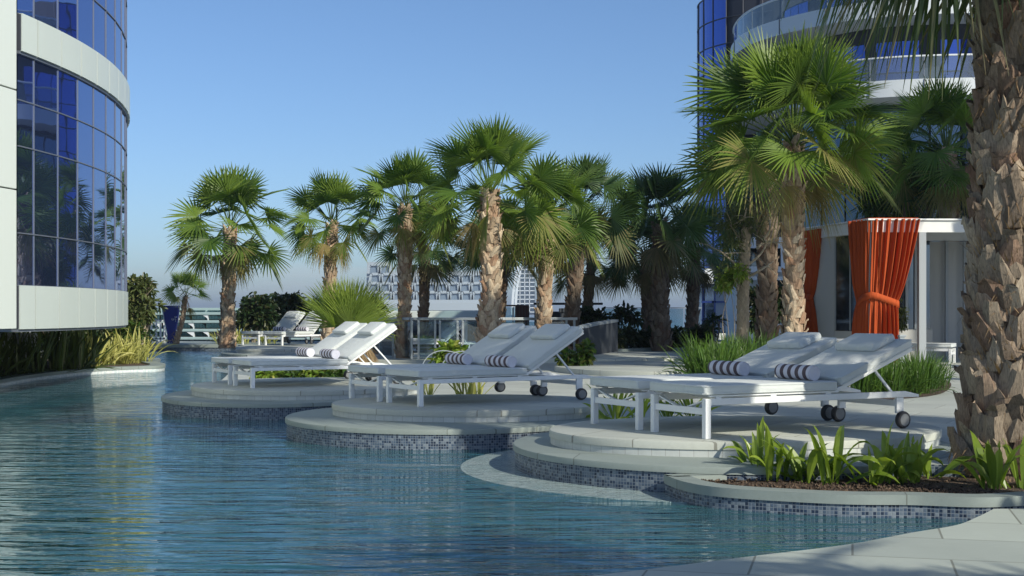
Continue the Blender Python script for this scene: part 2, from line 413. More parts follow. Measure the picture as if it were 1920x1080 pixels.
def poolfloor():
    m, t, o = mat('pool_floor_tile'); N = NT(t); g = N.geo()
    n = N.noise(g, .35, 3); c = N.mix(n, (.13,.40,.40), (.21,.52,.50))
    br = N.n('TexBrick', Scale=1.0); N.l(g, br.inputs['Vector']); br.offset = 0
    br.inputs['Mortar Size'].default_value = .01; br.inputs['Brick Width'].default_value = .3; br.inputs['Row Height'].default_value = .3
    br.inputs['Color1'].default_value = (.9,.9,.9,1); br.inputs['Color2'].default_value = (1.1,1.1,1.1,1); br.inputs['Mortar'].default_value = (.8,.8,.8,1)
    c = N.mix(1, c, br.outputs['Color'], 'MULTIPLY')
    p = N.n('BsdfPrincipled', Roughness=.5); N.l(c, p.inputs['Base Color']); N.l(p.outputs[0], o.inputs[0]); return m
M['poolfloor'] = poolfloor()
# ---------------------------------------------------------------- outlines
def smooth_closed(pts, per=8):
    P = np.array(pts, float); n = len(P); out = []
    for i in range(n):
        a, b, c, d = P[i-1], P[i], P[(i+1) % n], P[(i+2) % n]
        for k in range(per):
            t = k/per
            out.append(.5*((2*b)+(-a+c)*t+(2*a-5*b+4*c-d)*t*t+(-a+3*b-3*c+d)*t**3))
    return np.array(out)
def smooth_open(pts, per=8):
    P = np.array(pts, float); P = np.vstack([2*P[0]-P[1], P, 2*P[-1]-P[-2]]); out = []
    for i in range(1, len(P)-2):
        a, b, c, d = P[i-1], P[i], P[i+1], P[i+2]
        for k in range(per):
            t = k/per
            out.append(.5*((2*b)+(-a+c)*t+(2*a-5*b+4*c-d)*t*t+(-a+3*b-3*c+d)*t**3))
    out.append(P[-2]); return np.array(out)
def ellipse(cx, cy, a, b, rot=0, n=72):
    t = np.linspace(0, 2*pi, n, endpoint=False); x = a*np.cos(t); y = b*np.sin(t)
    return np.stack([cx+x*cos(rot)-y*sin(rot), cy+x*sin(rot)+y*cos(rot)], 1)
def inset(o, d):
    o = np.array(o); t = np.roll(o, -1, 0)-np.roll(o, 1, 0); t /= np.linalg.norm(t, axis=1)[:, None]
    return o+d*np.stack([-t[:,1], t[:,0]], 1)     # ccw: inward
def ring(mb, outer, inner, z, a=None):
    n = len(outer); v = [(*p, z) for p in outer]+[(*p, z) for p in inner]
    mb.add(v, [(i, (i+1)%n, n+(i+1)%n, n+i) for i in range(n)], a)
def slab(mb, o, z0, z1, r=.012):
    """solid slab with a rounded upper edge"""
    n = len(o); rows = [(0, z0), (0, z1-r), (r*.3, z1-r*.3), (r, z1)]
    v = []
    for d, z in rows: v += [(*p, z) for p in inset(o, d)]
    f = [(j*n+i, j*n+(i+1)%n, (j+1)*n+(i+1)%n, (j+1)*n+i) for j in range(3) for i in range(n)]
    f += [tuple(3*n+i for i in range(n)), tuple(n-1-i for i in range(n))]
    mb.add(v, f)
ZW, ZD, ZL, ZU = .03, .20, .205, .31
# ---------------------------------------------------------------- setting: ground, pool, deck
mb = MB(); mb.add([(-9000,70,-8),(9000,70,-8),(9000,14000,-8),(-9000,14000,-8)], [(0,1,2,3)]); struct(mb.build('sea', M['sea']))
mb = MB(); mb.add([(-500,-300,-7.5),(500,-300,-7.5),(500,620,-7.5),(-500,620,-7.5)], [(0,1,2,3)]); struct(mb.build('ground', M['ground']))
mb = MB(); mb.add([(-30,-6,-.62),(12,-6,-.62),(12,44,-.62),(-30,44,-.62)], [(0,1,2,3)]); struct(mb.build('pool_floor', M['poolfloor']))
mb = MB(); mb.add([(-30,-6,ZW),(8,-6,ZW),(8,44,ZW),(-30,44,ZW)], [(0,1,2,3)]); struct(mb.build('pool_water', M['water']))
deck_edge = [(-16,39.6),(-8.6,39.6),(-7.7,36.5),(-6.6,33),(-5.3,26.5),(-4.3,20),(-3.7,17.2),(-2.4,15.6),(-1.55,15.1),(-1.0,14.2),(-.2,13.3),(.45,12.0),(.75,11.2),(1.4,10.2),(2.0,9.2),(2.2,8.6)]
de = smooth_open(deck_edge, 5)
deck_out = [tuple(p) for p in de]+[(3.6,8.25),(4.5,7.8),(14,7.8),(40,7.8),(40,44),(-30,44),(-30,39.6)]
mb = MB(); mb.prism(deck_out, -1.0, ZD, top=False); struct(mb.build('pool_edge_wall', M['mosaic']))
mb = MB(); mb.add([(*p, ZD) for p in deck_out], [tuple(range(len(deck_out)))]); struct(mb.build('pool_deck', M['deck']))
# retaining podium under the deck
mb = MB(); mb.prism([(-30,44.01),(40,44.01),(40,45),(-30,45)], -8, ZD-.004); struct(mb.build('podium_wall', M['concrete_dark']))
# near paving at the photo's lower right
pe = [at(x, y, .10)[:2] for x, y in ((1000,1092),(1140,1076),(1280,1059),(1424,1041),(1588,1021),(1713,998),(1795,984),(1840,966))]
pe = smooth_open(pe, 5)
pav = [tuple(p) for p in pe]+[(2.62,7.25),(3.2,7.28),(14,7.5),(14,-4),(-1.5,-4),(-1.2,2),(-.35,4.7)]
pav = pav[::-1] if np.sum(np.array(pav)[:,0]*np.roll(np.array(pav)[:,1],-1)-np.array(pav)[:,1]*np.roll(np.array(pav)[:,0],-1)) < 0 else pav
mb = MB(); mb.prism(pav, -1.0, .10); struct(mb.build('pool_paving', M['paving']))

def platform(label, low, up, name='sun_platform', zl=ZL, zu=ZU, ledge=None, cats='platform', rot_mat='mosaic'):
    c = np.mean(low, 0); t = thing(name, label, cats, (c[0], c[1], 0), 'round stepped sun platforms')
    cop = .045
    mb = MB(); mb.prism(low, -1.0, zl-cop, top=False); mb.build('mosaic_wall', M[rot_mat], t, 60)
    mb = MB(); slab(mb, inset(low, -.012), zl-cop, zl); mb.build('lower_coping', M['coping'], t, 40)
    mb = MB(); mb.prism(up, zl, zu-.055, top=False); mb.build('riser', M['riser'], t, 60)
    mb = MB(); slab(mb, inset(up, -.010), zu-.055, zu); mb.build('upper_step', M['deck'], t, 40)
    if ledge is not None:
        mb = MB(); o = inset(low, -ledge); mb.prism(o, -.04, .033); mb.build('overflow_ledge', M['wet_ledge'], t, 60)
        mb = MB(); mb.prism(o, -1.0, -.044, top=False); mb.build('ledge_wall', M['poolfloor'], t, 60)
    return t
# C (near right), B, A, D
lowC = ellipse(1.62, 9.85, 1.60, 1.58)
upC = ellipse(1.74, 9.95, 1.47, 1.10, radians(12))
platform('round stepped platform carrying the two loungers nearest the right trunk', lowC, upC, ledge=.40)
lowB = ellipse(-.62, 12.55, 1.48, 1.58)
upB = ellipse(-.38, 12.80, 1.33, 1.15, radians(6))
platform('round stepped platform in the middle, shaded, between the two sunlit platforms', lowB, upB)
lowA = ellipse(-2.70, 15.85, 1.38, 1.80)
upA = ellipse(-2.45, 16.05, 1.36, 1.50)
platform('round stepped platform furthest out in the pool on the left', lowA, upA)
lowD = smooth_closed([at(x, y, ZL)[:2] for x, y in ((418,660),(450,664),(560,664),(640,661))]+[(-3.6,36.5),(-6.6,36.6)], 8)
upD = inset(lowD, .35)
platform('small far platform beside the tallest left palm trunk', lowD, upD)
# ---------------------------------------------------------------- near planter
ob = [at(x, y, .157)[:2] for x, y in ((1247,889.6),(1290,904),(1357,914),(1482,922),(1598,927),(1713,928),(1853,932),(1990,924))]
plo = [tuple(p) for p in smooth_open(ob, 5)]
plo = plo+[(3.9,7.7),(4.3,8.3),(3.5,8.9),(2.6,8.85),(1.9,8.55),(1.3,8.42)]
plo = np.array(plo)
def resample(o, d):
    o = np.array(o); L = np.linalg.norm(np.roll(o,-1,0)-o, axis=1); out = []
    for p, q, l in zip(o, np.roll(o,-1,0), L):
        k = max(1, int(l/d)); out += [p+(q-p)*i/k for i in range(k)]
    return np.array(out)
pl = thing('planter', 'low mosaic planter with stone coping at the foot of the big right trunk', 'planter', (2.6,8,0))
mb = MB(); mb.prism(plo, -1.0, .157-.055, top=False); mb.build('mosaic_wall', M['mosaic'], pl, 60)
inn = inset(plo, .13)
mb = MB(); mb.prism(inset(plo, -.012), .157-.055, .157, top=False); ring(mb, inset(plo, -.012), inn, .157); mb.prism(inn[::-1], .06, .157, top=False); mb.build('coping', M['coping'], pl, 35)
# soil with bumps
mb = MB(); so_ = inset(plo, .128); mb.add([(*p, .125) for p in so_], [tuple(range(len(so_)))]); mb.build('soil_bed', M['soil'], pl)
mb = MB()
for _ in range(1500):
    i = rng.integers(len(so_)); p = so_[i]+(np.array([2.4,8.0])-so_[i])*rng.random()**1.3
    L = rng.uniform(.006,.03)
    A = rng.normal(size=(3,3)); Q, _r = np.linalg.qr(A)
    mb.box((p[0], p[1], .125+rng.uniform(0,.012)), (L, L*.5, L*.25), Q)
struct(mb.build('mulch_chips', M['soil']), 'stuff')
# ---------------------------------------------------------------- foliage generators
def unit(v): v = np.asarray(v, float); return v/np.linalg.norm(v)
def fan_leaf(mb, base, az, el, Lp, R, n=30, phi=2.2, droop=.5, sag=.5, dry=0, roll=0, rnd=.5, pet=.012, fold=.25, hang=.12):
    d = np.array([cos(az)*cos(el), sin(az)*cos(el), sin(el)])
    P = [np.array(base, float)]; K = 7; dd = d.copy()
    for i in range(K):
        dd = unit(dd+np.array([0,0,-sag/K*(1-.6*abs(dd[2])*(dd[2]<0))])); P.append(P[-1]+dd*Lp/K)
    mb.tube(P, np.linspace(pet, pet*.6, K+1), 5, (rnd*.8+.2, .1, max(dry*.8, .08)), cap=False)
    f = unit(dd+np.array([0,0,-hang])); s = np.cross(f, (0,0,1.)); s = unit(s) if np.linalg.norm(s) > 1e-3 else np.array([sin(az),-cos(az),0])
    u = np.cross(s, f); cr, sr = cos(roll), sin(roll); s, u = s*cr+u*sr, u*cr-s*sr
    ph = np.linspace(-phi, phi, n); dphi = 2*phi/n
    m = 7; t = np.linspace(0, 1, m)
    L = R*(.78+.22*np.cos(ph*.75))*(1+rng.normal(size=n)*.05)
    ph = ph+rng.normal(size=n)*.018
    dirs = f[None]*np.cos(ph)[:,None]+s[None]*np.sin(ph)[:,None]
    cup = fold*np.abs(np.sin(ph*.5))**1.2
    dirs = dirs+u[None]*cup[:,None]; dirs /= np.linalg.norm(dirs, axis=1)[:,None]
    tan = -f[None]*np.sin(ph)[:,None]+s[None]*np.cos(ph)[:,None]
    split = .36+rng.random(n)*.1
    # centre lines
    dr = droop*(1+rng.normal(size=n)*.3)
    tt = t[None,:]
    over = np.clip(tt-split[:,None]*.8, 0, None)
    cen = dirs[:,None,:]*(tt*L[:,None])[...,None]
    cen = cen+np.array([0,0,-1.])*(dr[:,None]*over**1.7*L[:,None]*1.5)[...,None]
    # along-costa arching of the whole blade
    cen = cen+np.array([0,0,-1.])*(.10*tt**2*L[:,None]*droop)[...,None]
    wid = np.where(tt < split[:,None], tt, split[:,None]*np.clip((1-tt)/(1-split[:,None]), 0, 1)**.75)*L[:,None]*dphi*.56+.0012
    e = P[-1][None,None,:]+cen
    off = tan[:,None,:]*wid[...,None]
    v = np.stack([e-off, e+u[None,None,:]*(wid*.55)[...,None], e+off], 2)      # n,m,3,3
    idx = np.arange(n*m*3).reshape(n, m, 3)
    q = np.concatenate([np.stack([idx[:,:-1,c], idx[:,:-1,c+1], idx[:,1:,c+1], idx[:,1:,c]], -1).reshape(-1,4) for c in (0,1)])
    a = np.zeros((n, m, 3, 3)); a[...,0] = np.clip(rnd+rng.normal(size=(n,1,1))*.12, 0, 1); a[...,1] = t[None,:,None]
    a[...,2] = np.clip(dry+(dry>0.05)*rng.normal(size=(n,1,1))*.2+np.clip(t[None,:,None]-.88,0,1)*1.4*(rng.random((n,1,1))>.4), 0, 1)
    mb.addq(v.reshape(-1,3), q, a.reshape(-1,3))
def palm_crown(c, rad, nleaf, n=28, dryn=4, size=1., top=1.45, pet=.012, bot=-.34, hg=.75):
    """whole fan-palm crown as one mesh"""
    mb = MB()
    nleaf = int(nleaf*1.3)
    for i in range(nleaf):
        k = (i+.5)/nleaf                           # 0 young top .. 1 old bottom
        az = i*2.39996+rng.uniform(-.3,.3)
        el = top-k**1.05*(top-bot)+rng.uniform(-.22,.22)
        Lp = rad*(.49+.21*rng.random())*(.80+.30*min(1,k*2)); R = rad*(.47+.10*rng.random())*size
        dry = 0 if k < .86 else rng.uniform(.0,.55)
        b = np.array(c)+np.array([cos(az), sin(az), 0])*rad*.03+np.array([0,0,(.5-k)*rad*.28])
        fan_leaf(mb, b, az, el, Lp, R, n, rng.uniform(1.8,2.4), .02+.13*k+rng.uniform(0,.07), .0+.38*k, dry, rng.normal()*.8, rng.random(), pet, .22, hg*(.05+1.05*k*rng.uniform(.4,1.3)))
    for i in range(dryn):
        az = rng.uniform(0, 2*pi)
        b = np.array(c)+np.array([cos(az), sin(az), 0])*rad*.05+np.array([0,0,-rad*.15])
        fan_leaf(mb, b, az, -.9+rng.uniform(-.3,.2), rad*.34, rad*.42, n, 1.3, .5, .5, rng.uniform(.6,1), rng.normal()*.4, rng.random(), pet)
    return mb
def trunk_mesh(P, R, nb, bw, bh, fl, n=18, rows=60, noise=.06, redlow=0):
    """tapered trunk with spiral leaf-base boots; P control points"""
    P = smooth_open(P, 12); R = np.interp(np.linspace(0,1,len(P)), np.linspace(0,1,len(R)), R)
    mb = MB()
    vs = []; m = len(P)
    for i in range(m):
        for k in range(n):
            t = 2*pi*k/n; r = R[i]*(1+noise*math.sin(t*3+i*.7)*.5+rng.normal()*noise*.5)
            vs.append(P[i]+r*np.array([cos(t), sin(t), 0]))
    f = [(i*n+k, i*n+(k+1)%n, (i+1)*n+(k+1)%n, (i+1)*n+k) for i in range(m-1) for k in range(n)]
    f.append(tuple((m-1)*n+k for k in range(n)))
    a = [(.15+.2*rng.random(), 0, .6) for _ in vs]
    mb.add(vs, f, a)
    L = np.concatenate([[0], np.cumsum(np.linalg.norm(np.diff(P, axis=0), axis=1))]); L /= L[-1]
    for i in range(nb):
        s = (i+rng.random()*.8)/nb; az = i*2.39996+rng.uniform(-.2,.2)
        p = np.array([np.interp(s, L, P[:,c]) for c in range(3)]); r = np.interp(s, L, R)
        out = np.array([cos(az), sin(az), 0]); tg = np.array([-sin(az), cos(az), 0]); up = np.array([0,0,1.])
        lean = rng.choice([-1,1])*rng.uniform(.2,.95)
        w_, h_, o_ = bw*rng.uniform(.7,1.2), bh*rng.uniform(.7,1.25), fl*rng.uniform(.5,1.4)
        rows_ = [(0,1.0,-.10*fl),(.4,.85,.5*o_),(.75,.6,.9*o_),(1.0,.45*rng.uniform(.5,1.4),(1.15 if rng.random() < .7 else 1.9)*o_)]
        v = []
        for hh, ww, oo in rows_:
            for cc in (-1,-.35,.35,1):
                x = cc*w_*.5*ww+lean*hh*h_*.5
                jag = rng.uniform(-.24,.14)*h_ if hh == 1.0 else 0
                bulge = (1-cc*cc)*w_*.16
                rad_ = r+oo+bulge-(abs(cc)*w_*.5*ww)**2/(2*r)
                v.append(p+out*rad_+tg*x+up*(hh*h_+jag))
        nv = len(v)
        for cc in (-1,-.35,.35,1):                           # underside back at the stem
            x = cc*w_*.22+lean*h_*.45
            v.append(p+out*(r+.0*o_)+tg*x+up*h_*.72)
        ff = [(j*4+c, j*4+c+1, (j+1)*4+c+1, (j+1)*4+c) for j in range(3) for c in range(3)]
        ff += [(12+c, 12+c+1, nv+c+1, nv+c) for c in range(3)]
        ff += [(0,4,8,nv),(8,12,nv),(3,nv+3,11,7),(11,nv+3,15)]
        shade = rng.random()**1.4; red = rng.random()**3
        aa = [(np.clip(shade*.8+.2*(j//4)/3, 0, 1), (j//4)/3, red*1.4) for j in range(nv)]+[(.05,0,.9)]*4
        mb.add(v, ff, aa)
    return mb
def fibres(mb, c, r, h, n, L=.12, a=(.4,.3,0), down=True):
    for _ in range(n):
        az = rng.uniform(0, 2*pi); z = rng.uniform(-h, h)
        b = np.array(c)+np.array([cos(az)*r, sin(az)*r, z]); out = np.array([cos(az+rng.normal()*.6), sin(az+rng.normal()*.6), 0])
        l = L*rng.uniform(.5,1.5); tip = b+out*l*.55+np.array([0,0,(-1 if down else 1)*l*rng.uniform(.2,1)])
        sd = np.array([-out[1], out[0], 0])*.006
        mb.add([b-sd, b+sd, tip], [(0,1,2)], (rng.random(), .3, rng.random()*.5))
def palm(label, bx, Y, cx, cy, rad, wpx, nleaf=34, n=26, zb=ZD, fm='frond', bm='bark', dryn=5, size=1., nb=None, group='fan palms round the pool', top=1.45, Yc=None, lean=0, bot=-.34, hg=.75):
    Yc = Yc or Y; c = atY(cx, cy, Yc); base = np.array([(bx-960)/F*Y, Y, zb]); w_ = wpx/F*Y/2; rad = rad/F*Y
    t = thing('fan_palm', label, 'palm tree', base, group)
    top_ = c+np.array([0,0,-rad*.02]); mid = (base+top_)/2+np.array([lean, 0, 0])
    h = top_[2]-base[2]
    P = [base, base*.75+top_*.25+np.array([lean*.7,0,0]), mid, top_]
    trunk_mesh(P, [w_*1.45, w_*1.12, w_, w_*.95, w_*1.02, w_*.9], nb or int(h/.02), w_*1.15, w_*1.25, w_*.16).build('trunk', M[bm], t)
    m_ = MB(); fibres(m_, top_-np.array([0,0,.18]), w_*1.0, .25, 160, .16); fibres(m_, base+np.array([0,0,.2]), w_*1.3, .2, 60, .1); struct(m_.build('dry_fibre', M['fibre'], t), 'stuff')
    palm_crown(c, rad, nleaf, n, dryn, size=size, top=top, pet=.011*rad/1.3, bot=bot, hg=hg).build('crown', M[fm], t)
    return t
def strap_clump(nl, L, wd, arch=1.0, spread=.6, dry=.05, base_r=.05, m=6, lean=(0,0), fold=.35, belly=.35, lvar=.3):
    mb = MB()
    for i in range(nl):
        az = rng.uniform(0, 2*pi); l = L*rng.uniform(1-lvar, 1+lvar*.6); el = pi/2-abs(rng.normal())*spread*.6-.05
        b = np.array([cos(az), sin(az), 0])*base_r*sqrt(rng.random())+np.array([rng.normal()*base_r*.5, rng.normal()*base_r*.5, 0])
        az += rng.normal()*.3
        d = np.array([cos(az)*cos(el)+lean[0], sin(az)*cos(el)+lean[1], sin(el)]); d = unit(d)
        P = [b]; g = arch*rng.uniform(.5,1.4)
        for k in range(m):
            d = unit(d+np.array([0,0,-g*.30*(k/m)**1.2])); P.append(P[-1]+d*l/m)
        P = np.array(P); T = np.gradient(P, axis=0); T /= np.linalg.norm(T, axis=1)[:,None]
        sd = np.cross(T, (0,0,1.)); sd = np.where(np.linalg.norm(sd,axis=1)[:,None] < .1, np.array([-sin(az),cos(az),0]), sd); sd /= np.linalg.norm(sd, axis=1)[:,None]
        nn = np.cross(sd, T); tw = rng.normal()*.5
        sd2 = sd*cos(tw)+nn*sin(tw); nn = nn*cos(tw)-sd*sin(tw)
        t = np.linspace(0,1,m+1); ww = wd*(belly+(1-belly)*np.sin(np.clip(t/.62,0,1)*pi/2))*np.clip((1-t)/.42,0,1)**.8*rng.uniform(.7,1.15)*.5
        v = np.stack([P-sd2*ww[:,None]+nn*(ww*fold)[:,None], P, P+sd2*ww[:,None]+nn*(ww*fold)[:,None]], 1)
        idx = np.arange((m+1)*3).reshape(m+1,3)
        q = np.concatenate([np.stack([idx[:-1,c],idx[:-1,c+1],idx[1:,c+1],idx[1:,c]],-1) for c in (0,1)])
        a = np.zeros((m+1,3,3)); a[...,0] = rng.random(); a[...,1] = t[:,None]; a[...,2] = np.clip(dry*rng.random()*2+(dry>0)*np.abs(np.array([1,0,1]))[None,:]*dry*.9, 0, 1)
        mb.addq(v.reshape(-1,3), q, a.reshape(-1,3))
    return mb
def leaf_cloud(mb, blobs, n, ls, aspect=.45, flat=.3, droop=.2, whorl=1):
    """blobs: list of (centre, radii); leaves cluster on shells inside each blob"""
    vol = np.array([np.prod(b[1])**(1/1.5) for b in blobs]); vol /= vol.sum()
    for bi, (c, r) in enumerate(blobs):
        k = int(n*vol[bi]/whorl)
        for _ in range(k):
            d = unit(rng.normal(size=3)); rr = rng.random()**.45*(1+.18*rng.normal())
            p = np.array(c)+d*np.array(r)*rr; rv = rng.random()
            for w_ in range(whorl):
                f = unit(d*.7+rng.normal(size=3)*.7+np.array([0,0,.1-droop])); s = np.cross(f, (0,0,1.)+rng.normal(size=3)*.5)
                if np.linalg.norm(s) < .05: continue
                s = unit(s); u = np.cross(s, f); L = ls*rng.uniform(.6,1.3); W = L*aspect*.5
                v = [p, p+f*L*.35+s*W+u*W*flat, p+f*L*.4, p+f*L*.35-s*W+u*W*flat, p+f*L*.8+s*W*.6+u*W*flat-np.array([0,0,.1*L]), p+f*L-np.array([0,0,.18*L]), p+f*L*.8-s*W*.6+u*W*flat-np.array([0,0,.1*L])]
                mb.add(v, [(0,1,2),(0,2,3),(1,4,5,2),(2,5,6,3)], [(rv*.7+rng.random()*.3, .2, rng.random()**6)]*7)
    return mb
def branches(mb, base, tips, r, a=(.5,0,.2)):
    base = np.array(base, float)
    for tp in tips:
        tp = np.array(tp, float); mid = base*.5+tp*.5+rng.normal(size=3)*.06*np.linalg.norm(tp-base)
        P = smooth_open([base, mid, tp], 4); mb.tube(P, np.linspace(r, r*.3, len(P)), 6, a)
# ---------------------------------------------------------------- palms
palm('tall lit palm standing alone at the far left edge of the platforms', 425, 36, 432, 430, 110, 22, 27)
palm('palm rising behind the low trunkless fan palm', 615, 33, 622, 420, 90, 20, 25)
palm('lit palm left of the middle with trunk behind the railing, beside a thin dark trunk', 757, 28, 760, 388, 102, 22, 27)
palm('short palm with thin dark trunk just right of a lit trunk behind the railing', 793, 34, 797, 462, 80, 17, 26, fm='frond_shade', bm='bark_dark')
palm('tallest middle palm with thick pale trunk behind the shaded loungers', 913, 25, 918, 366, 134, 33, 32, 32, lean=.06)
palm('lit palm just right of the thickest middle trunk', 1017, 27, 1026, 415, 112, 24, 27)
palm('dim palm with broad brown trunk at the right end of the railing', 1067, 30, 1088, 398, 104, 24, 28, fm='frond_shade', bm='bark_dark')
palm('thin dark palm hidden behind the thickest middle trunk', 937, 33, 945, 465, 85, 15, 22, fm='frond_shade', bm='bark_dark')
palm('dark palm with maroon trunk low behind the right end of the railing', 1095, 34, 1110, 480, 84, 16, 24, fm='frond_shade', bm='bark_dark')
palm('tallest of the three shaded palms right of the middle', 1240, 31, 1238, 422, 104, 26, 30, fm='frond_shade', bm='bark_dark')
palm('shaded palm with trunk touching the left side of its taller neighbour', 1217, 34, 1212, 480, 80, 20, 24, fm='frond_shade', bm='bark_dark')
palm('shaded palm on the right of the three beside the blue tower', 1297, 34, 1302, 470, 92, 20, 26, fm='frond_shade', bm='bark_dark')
palm('largest bushy palm with lit crown in front of the balconies', 1488, 20, 1488, 268, 188, 34, 46, 38, dryn=3, size=1.02, bot=.02, hg=.5)
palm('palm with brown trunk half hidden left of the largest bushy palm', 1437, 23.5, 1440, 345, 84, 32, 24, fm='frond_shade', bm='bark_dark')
palm('palm crown rising behind the cabana roof beside the right trunk', 1790, 28, 1775, 290, 130, 30, 34, 32, top=1.5)
# small leaning palm by the blue sign
palm('small slender palm leaning beside the blue sign', 329, 40.0, 348, 556, 46, 9, 13, 26, zb=.2, dryn=1, group='fan palms round the pool', lean=.05, bot=.15, hg=.45)
# foreground palm
Yf = 8.55
fp = thing('fan_palm', 'massive foreground trunk with ragged leaf bases at the right edge', 'palm tree', (3.17, Yf, .12), 'fan palms round the pool')
P = [np.array([3.20,Yf,.10]), np.array([3.20,Yf,.55]), np.array([3.22,Yf,1.5]), np.array([3.25,Yf,2.6]), np.array([3.30,Yf,4.35])]
tm = trunk_mesh(P, [.33,.27,.245,.235,.23,.225,.23], 460, .23, .21, .030, 40, 120, .03)
tm.build('trunk', M['bark_big'], fp)
m_ = MB()
for z in np.linspace(.25,3.9,26): fibres(m_, (3.20+.02*z, Yf, z), .255, .09, 110, .13, down=rng.random()<.4)
fibres(m_, (3.17,Yf,.22), .34, .1, 200, .14); struct(m_.build('dry_fibre', M['fibre'], fp), 'stuff')
mb = MB(); cF = np.array([3.30, Yf, 4.45])
for i in range(40):
    k = (i+.5)/40; az = i*2.39996+.5; el = 1.4-k**.8*1.75+rng.uniform(-.1,.1)
    fan_leaf(mb, cF+np.array([0,0,(.5-k)*.4]), az, el, .75*(.8+.3*k)+rng.uniform(0,.2), .82+rng.uniform(0,.15), 40, 2.0, .2+.4*k, .2+.35*k, 0 if k < .9 else rng.uniform(0,.4), rng.normal()*.3, rng.random(), .012, .25, .1+.5*k)
for az, el in ((2.75,-.2),(3.25,-.15),(2.3,-.35),(3.75,-.2),(3.0,-.5),(1.9,-.3),(4.2,-.3)):   # hanging leaves that reach into the picture
    fan_leaf(mb, cF+np.array([0,0,-.05]), az, el, .85, .80, 40, 1.9, .6, .5, rng.uniform(0,.12), rng.normal()*.25, rng.random()*.5, .012, .25, .9)
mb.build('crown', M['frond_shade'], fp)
# trunkless fan palm
bx = atY(652, 612, 25.8); bx[2] = ZD
t = thing('fan_palm', 'low trunkless fan palm with upright leaves and dry skirt behind the white loungers', 'palm tree', bx, 'fan palms round the pool')
mb = MB()
for i in range(14):
    az = i*2.39996; k = i/14; el = 1.52-k*.85
    fan_leaf(mb, bx+np.array([0,0,.40]), az, el, .28+.1*k, .92+.12*rng.random(), 34, 1.0, .05, .02, 0, rng.normal()*1.2, .4+.6*rng.random(), .012, .15, .02)
mb.build('crown', M['frond_bright'], t)
mb = MB()
for i in range(20):
    az = i*2.39996; fan_leaf(mb, bx+np.array([0,0,.42]), az, .15-rng.random()*.6, .3, .45, 24, 1.2, .7, .5, rng.uniform(.6,1), rng.normal()*.4, rng.random(), .01)
mb.build('dry_fronds', M['fibre'], t)
trunk_mesh([bx, bx+np.array([0,0,.25]), bx+np.array([0,0,.5])], [.26,.22,.18], 60, .14, .12, .04).build('trunk', M['bark_dark'], t)
# ---------------------------------------------------------------- loungers
def rbox(mb, c, d, r=.02, Mx=None, a=None, n=3):
    """soft box: superellipse-edged cushion"""
    x, y, z = np.array(d)/2.; pts = []
    # cross section rounded rect in (x,y) extruded over z with rounded top/bottom
    prof = [(r, -z), (r*.3, -z+r*.3), (0, -z+r), (0, z-r), (r*.3, z-r*.3), (r, z)]
    def rr(ins):
        o = []
        for sx, sy, a0 in ((1,1,0),(-1,1,pi/2),(-1,-1,pi),(1,-1,3*pi/2)):
            for k in range(n+1):
                t = a0+k*pi/2/n; R = max(r*1.2-ins, .002)
                o.append((sx*(x-r*1.2)+R*cos(t), sy*(y-r*1.2)+R*sin(t)))
        return o
    v = []; m = 4*(n+1)
    for ins, zz in prof: v += [(p[0], p[1], zz) for p in rr(ins)]
    f = [(j*m+i, j*m+(i+1)%m, (j+1)*m+(i+1)%m, (j+1)*m+i) for j in range(5) for i in range(m)]
    f += [tuple(range(m-1,-1,-1)), tuple(5*m+i for i in range(m))]
    v = np.array(v)
    if Mx is not None: v = v @ np.asarray(Mx).T
    mb.add(v+np.array(c), f, a)
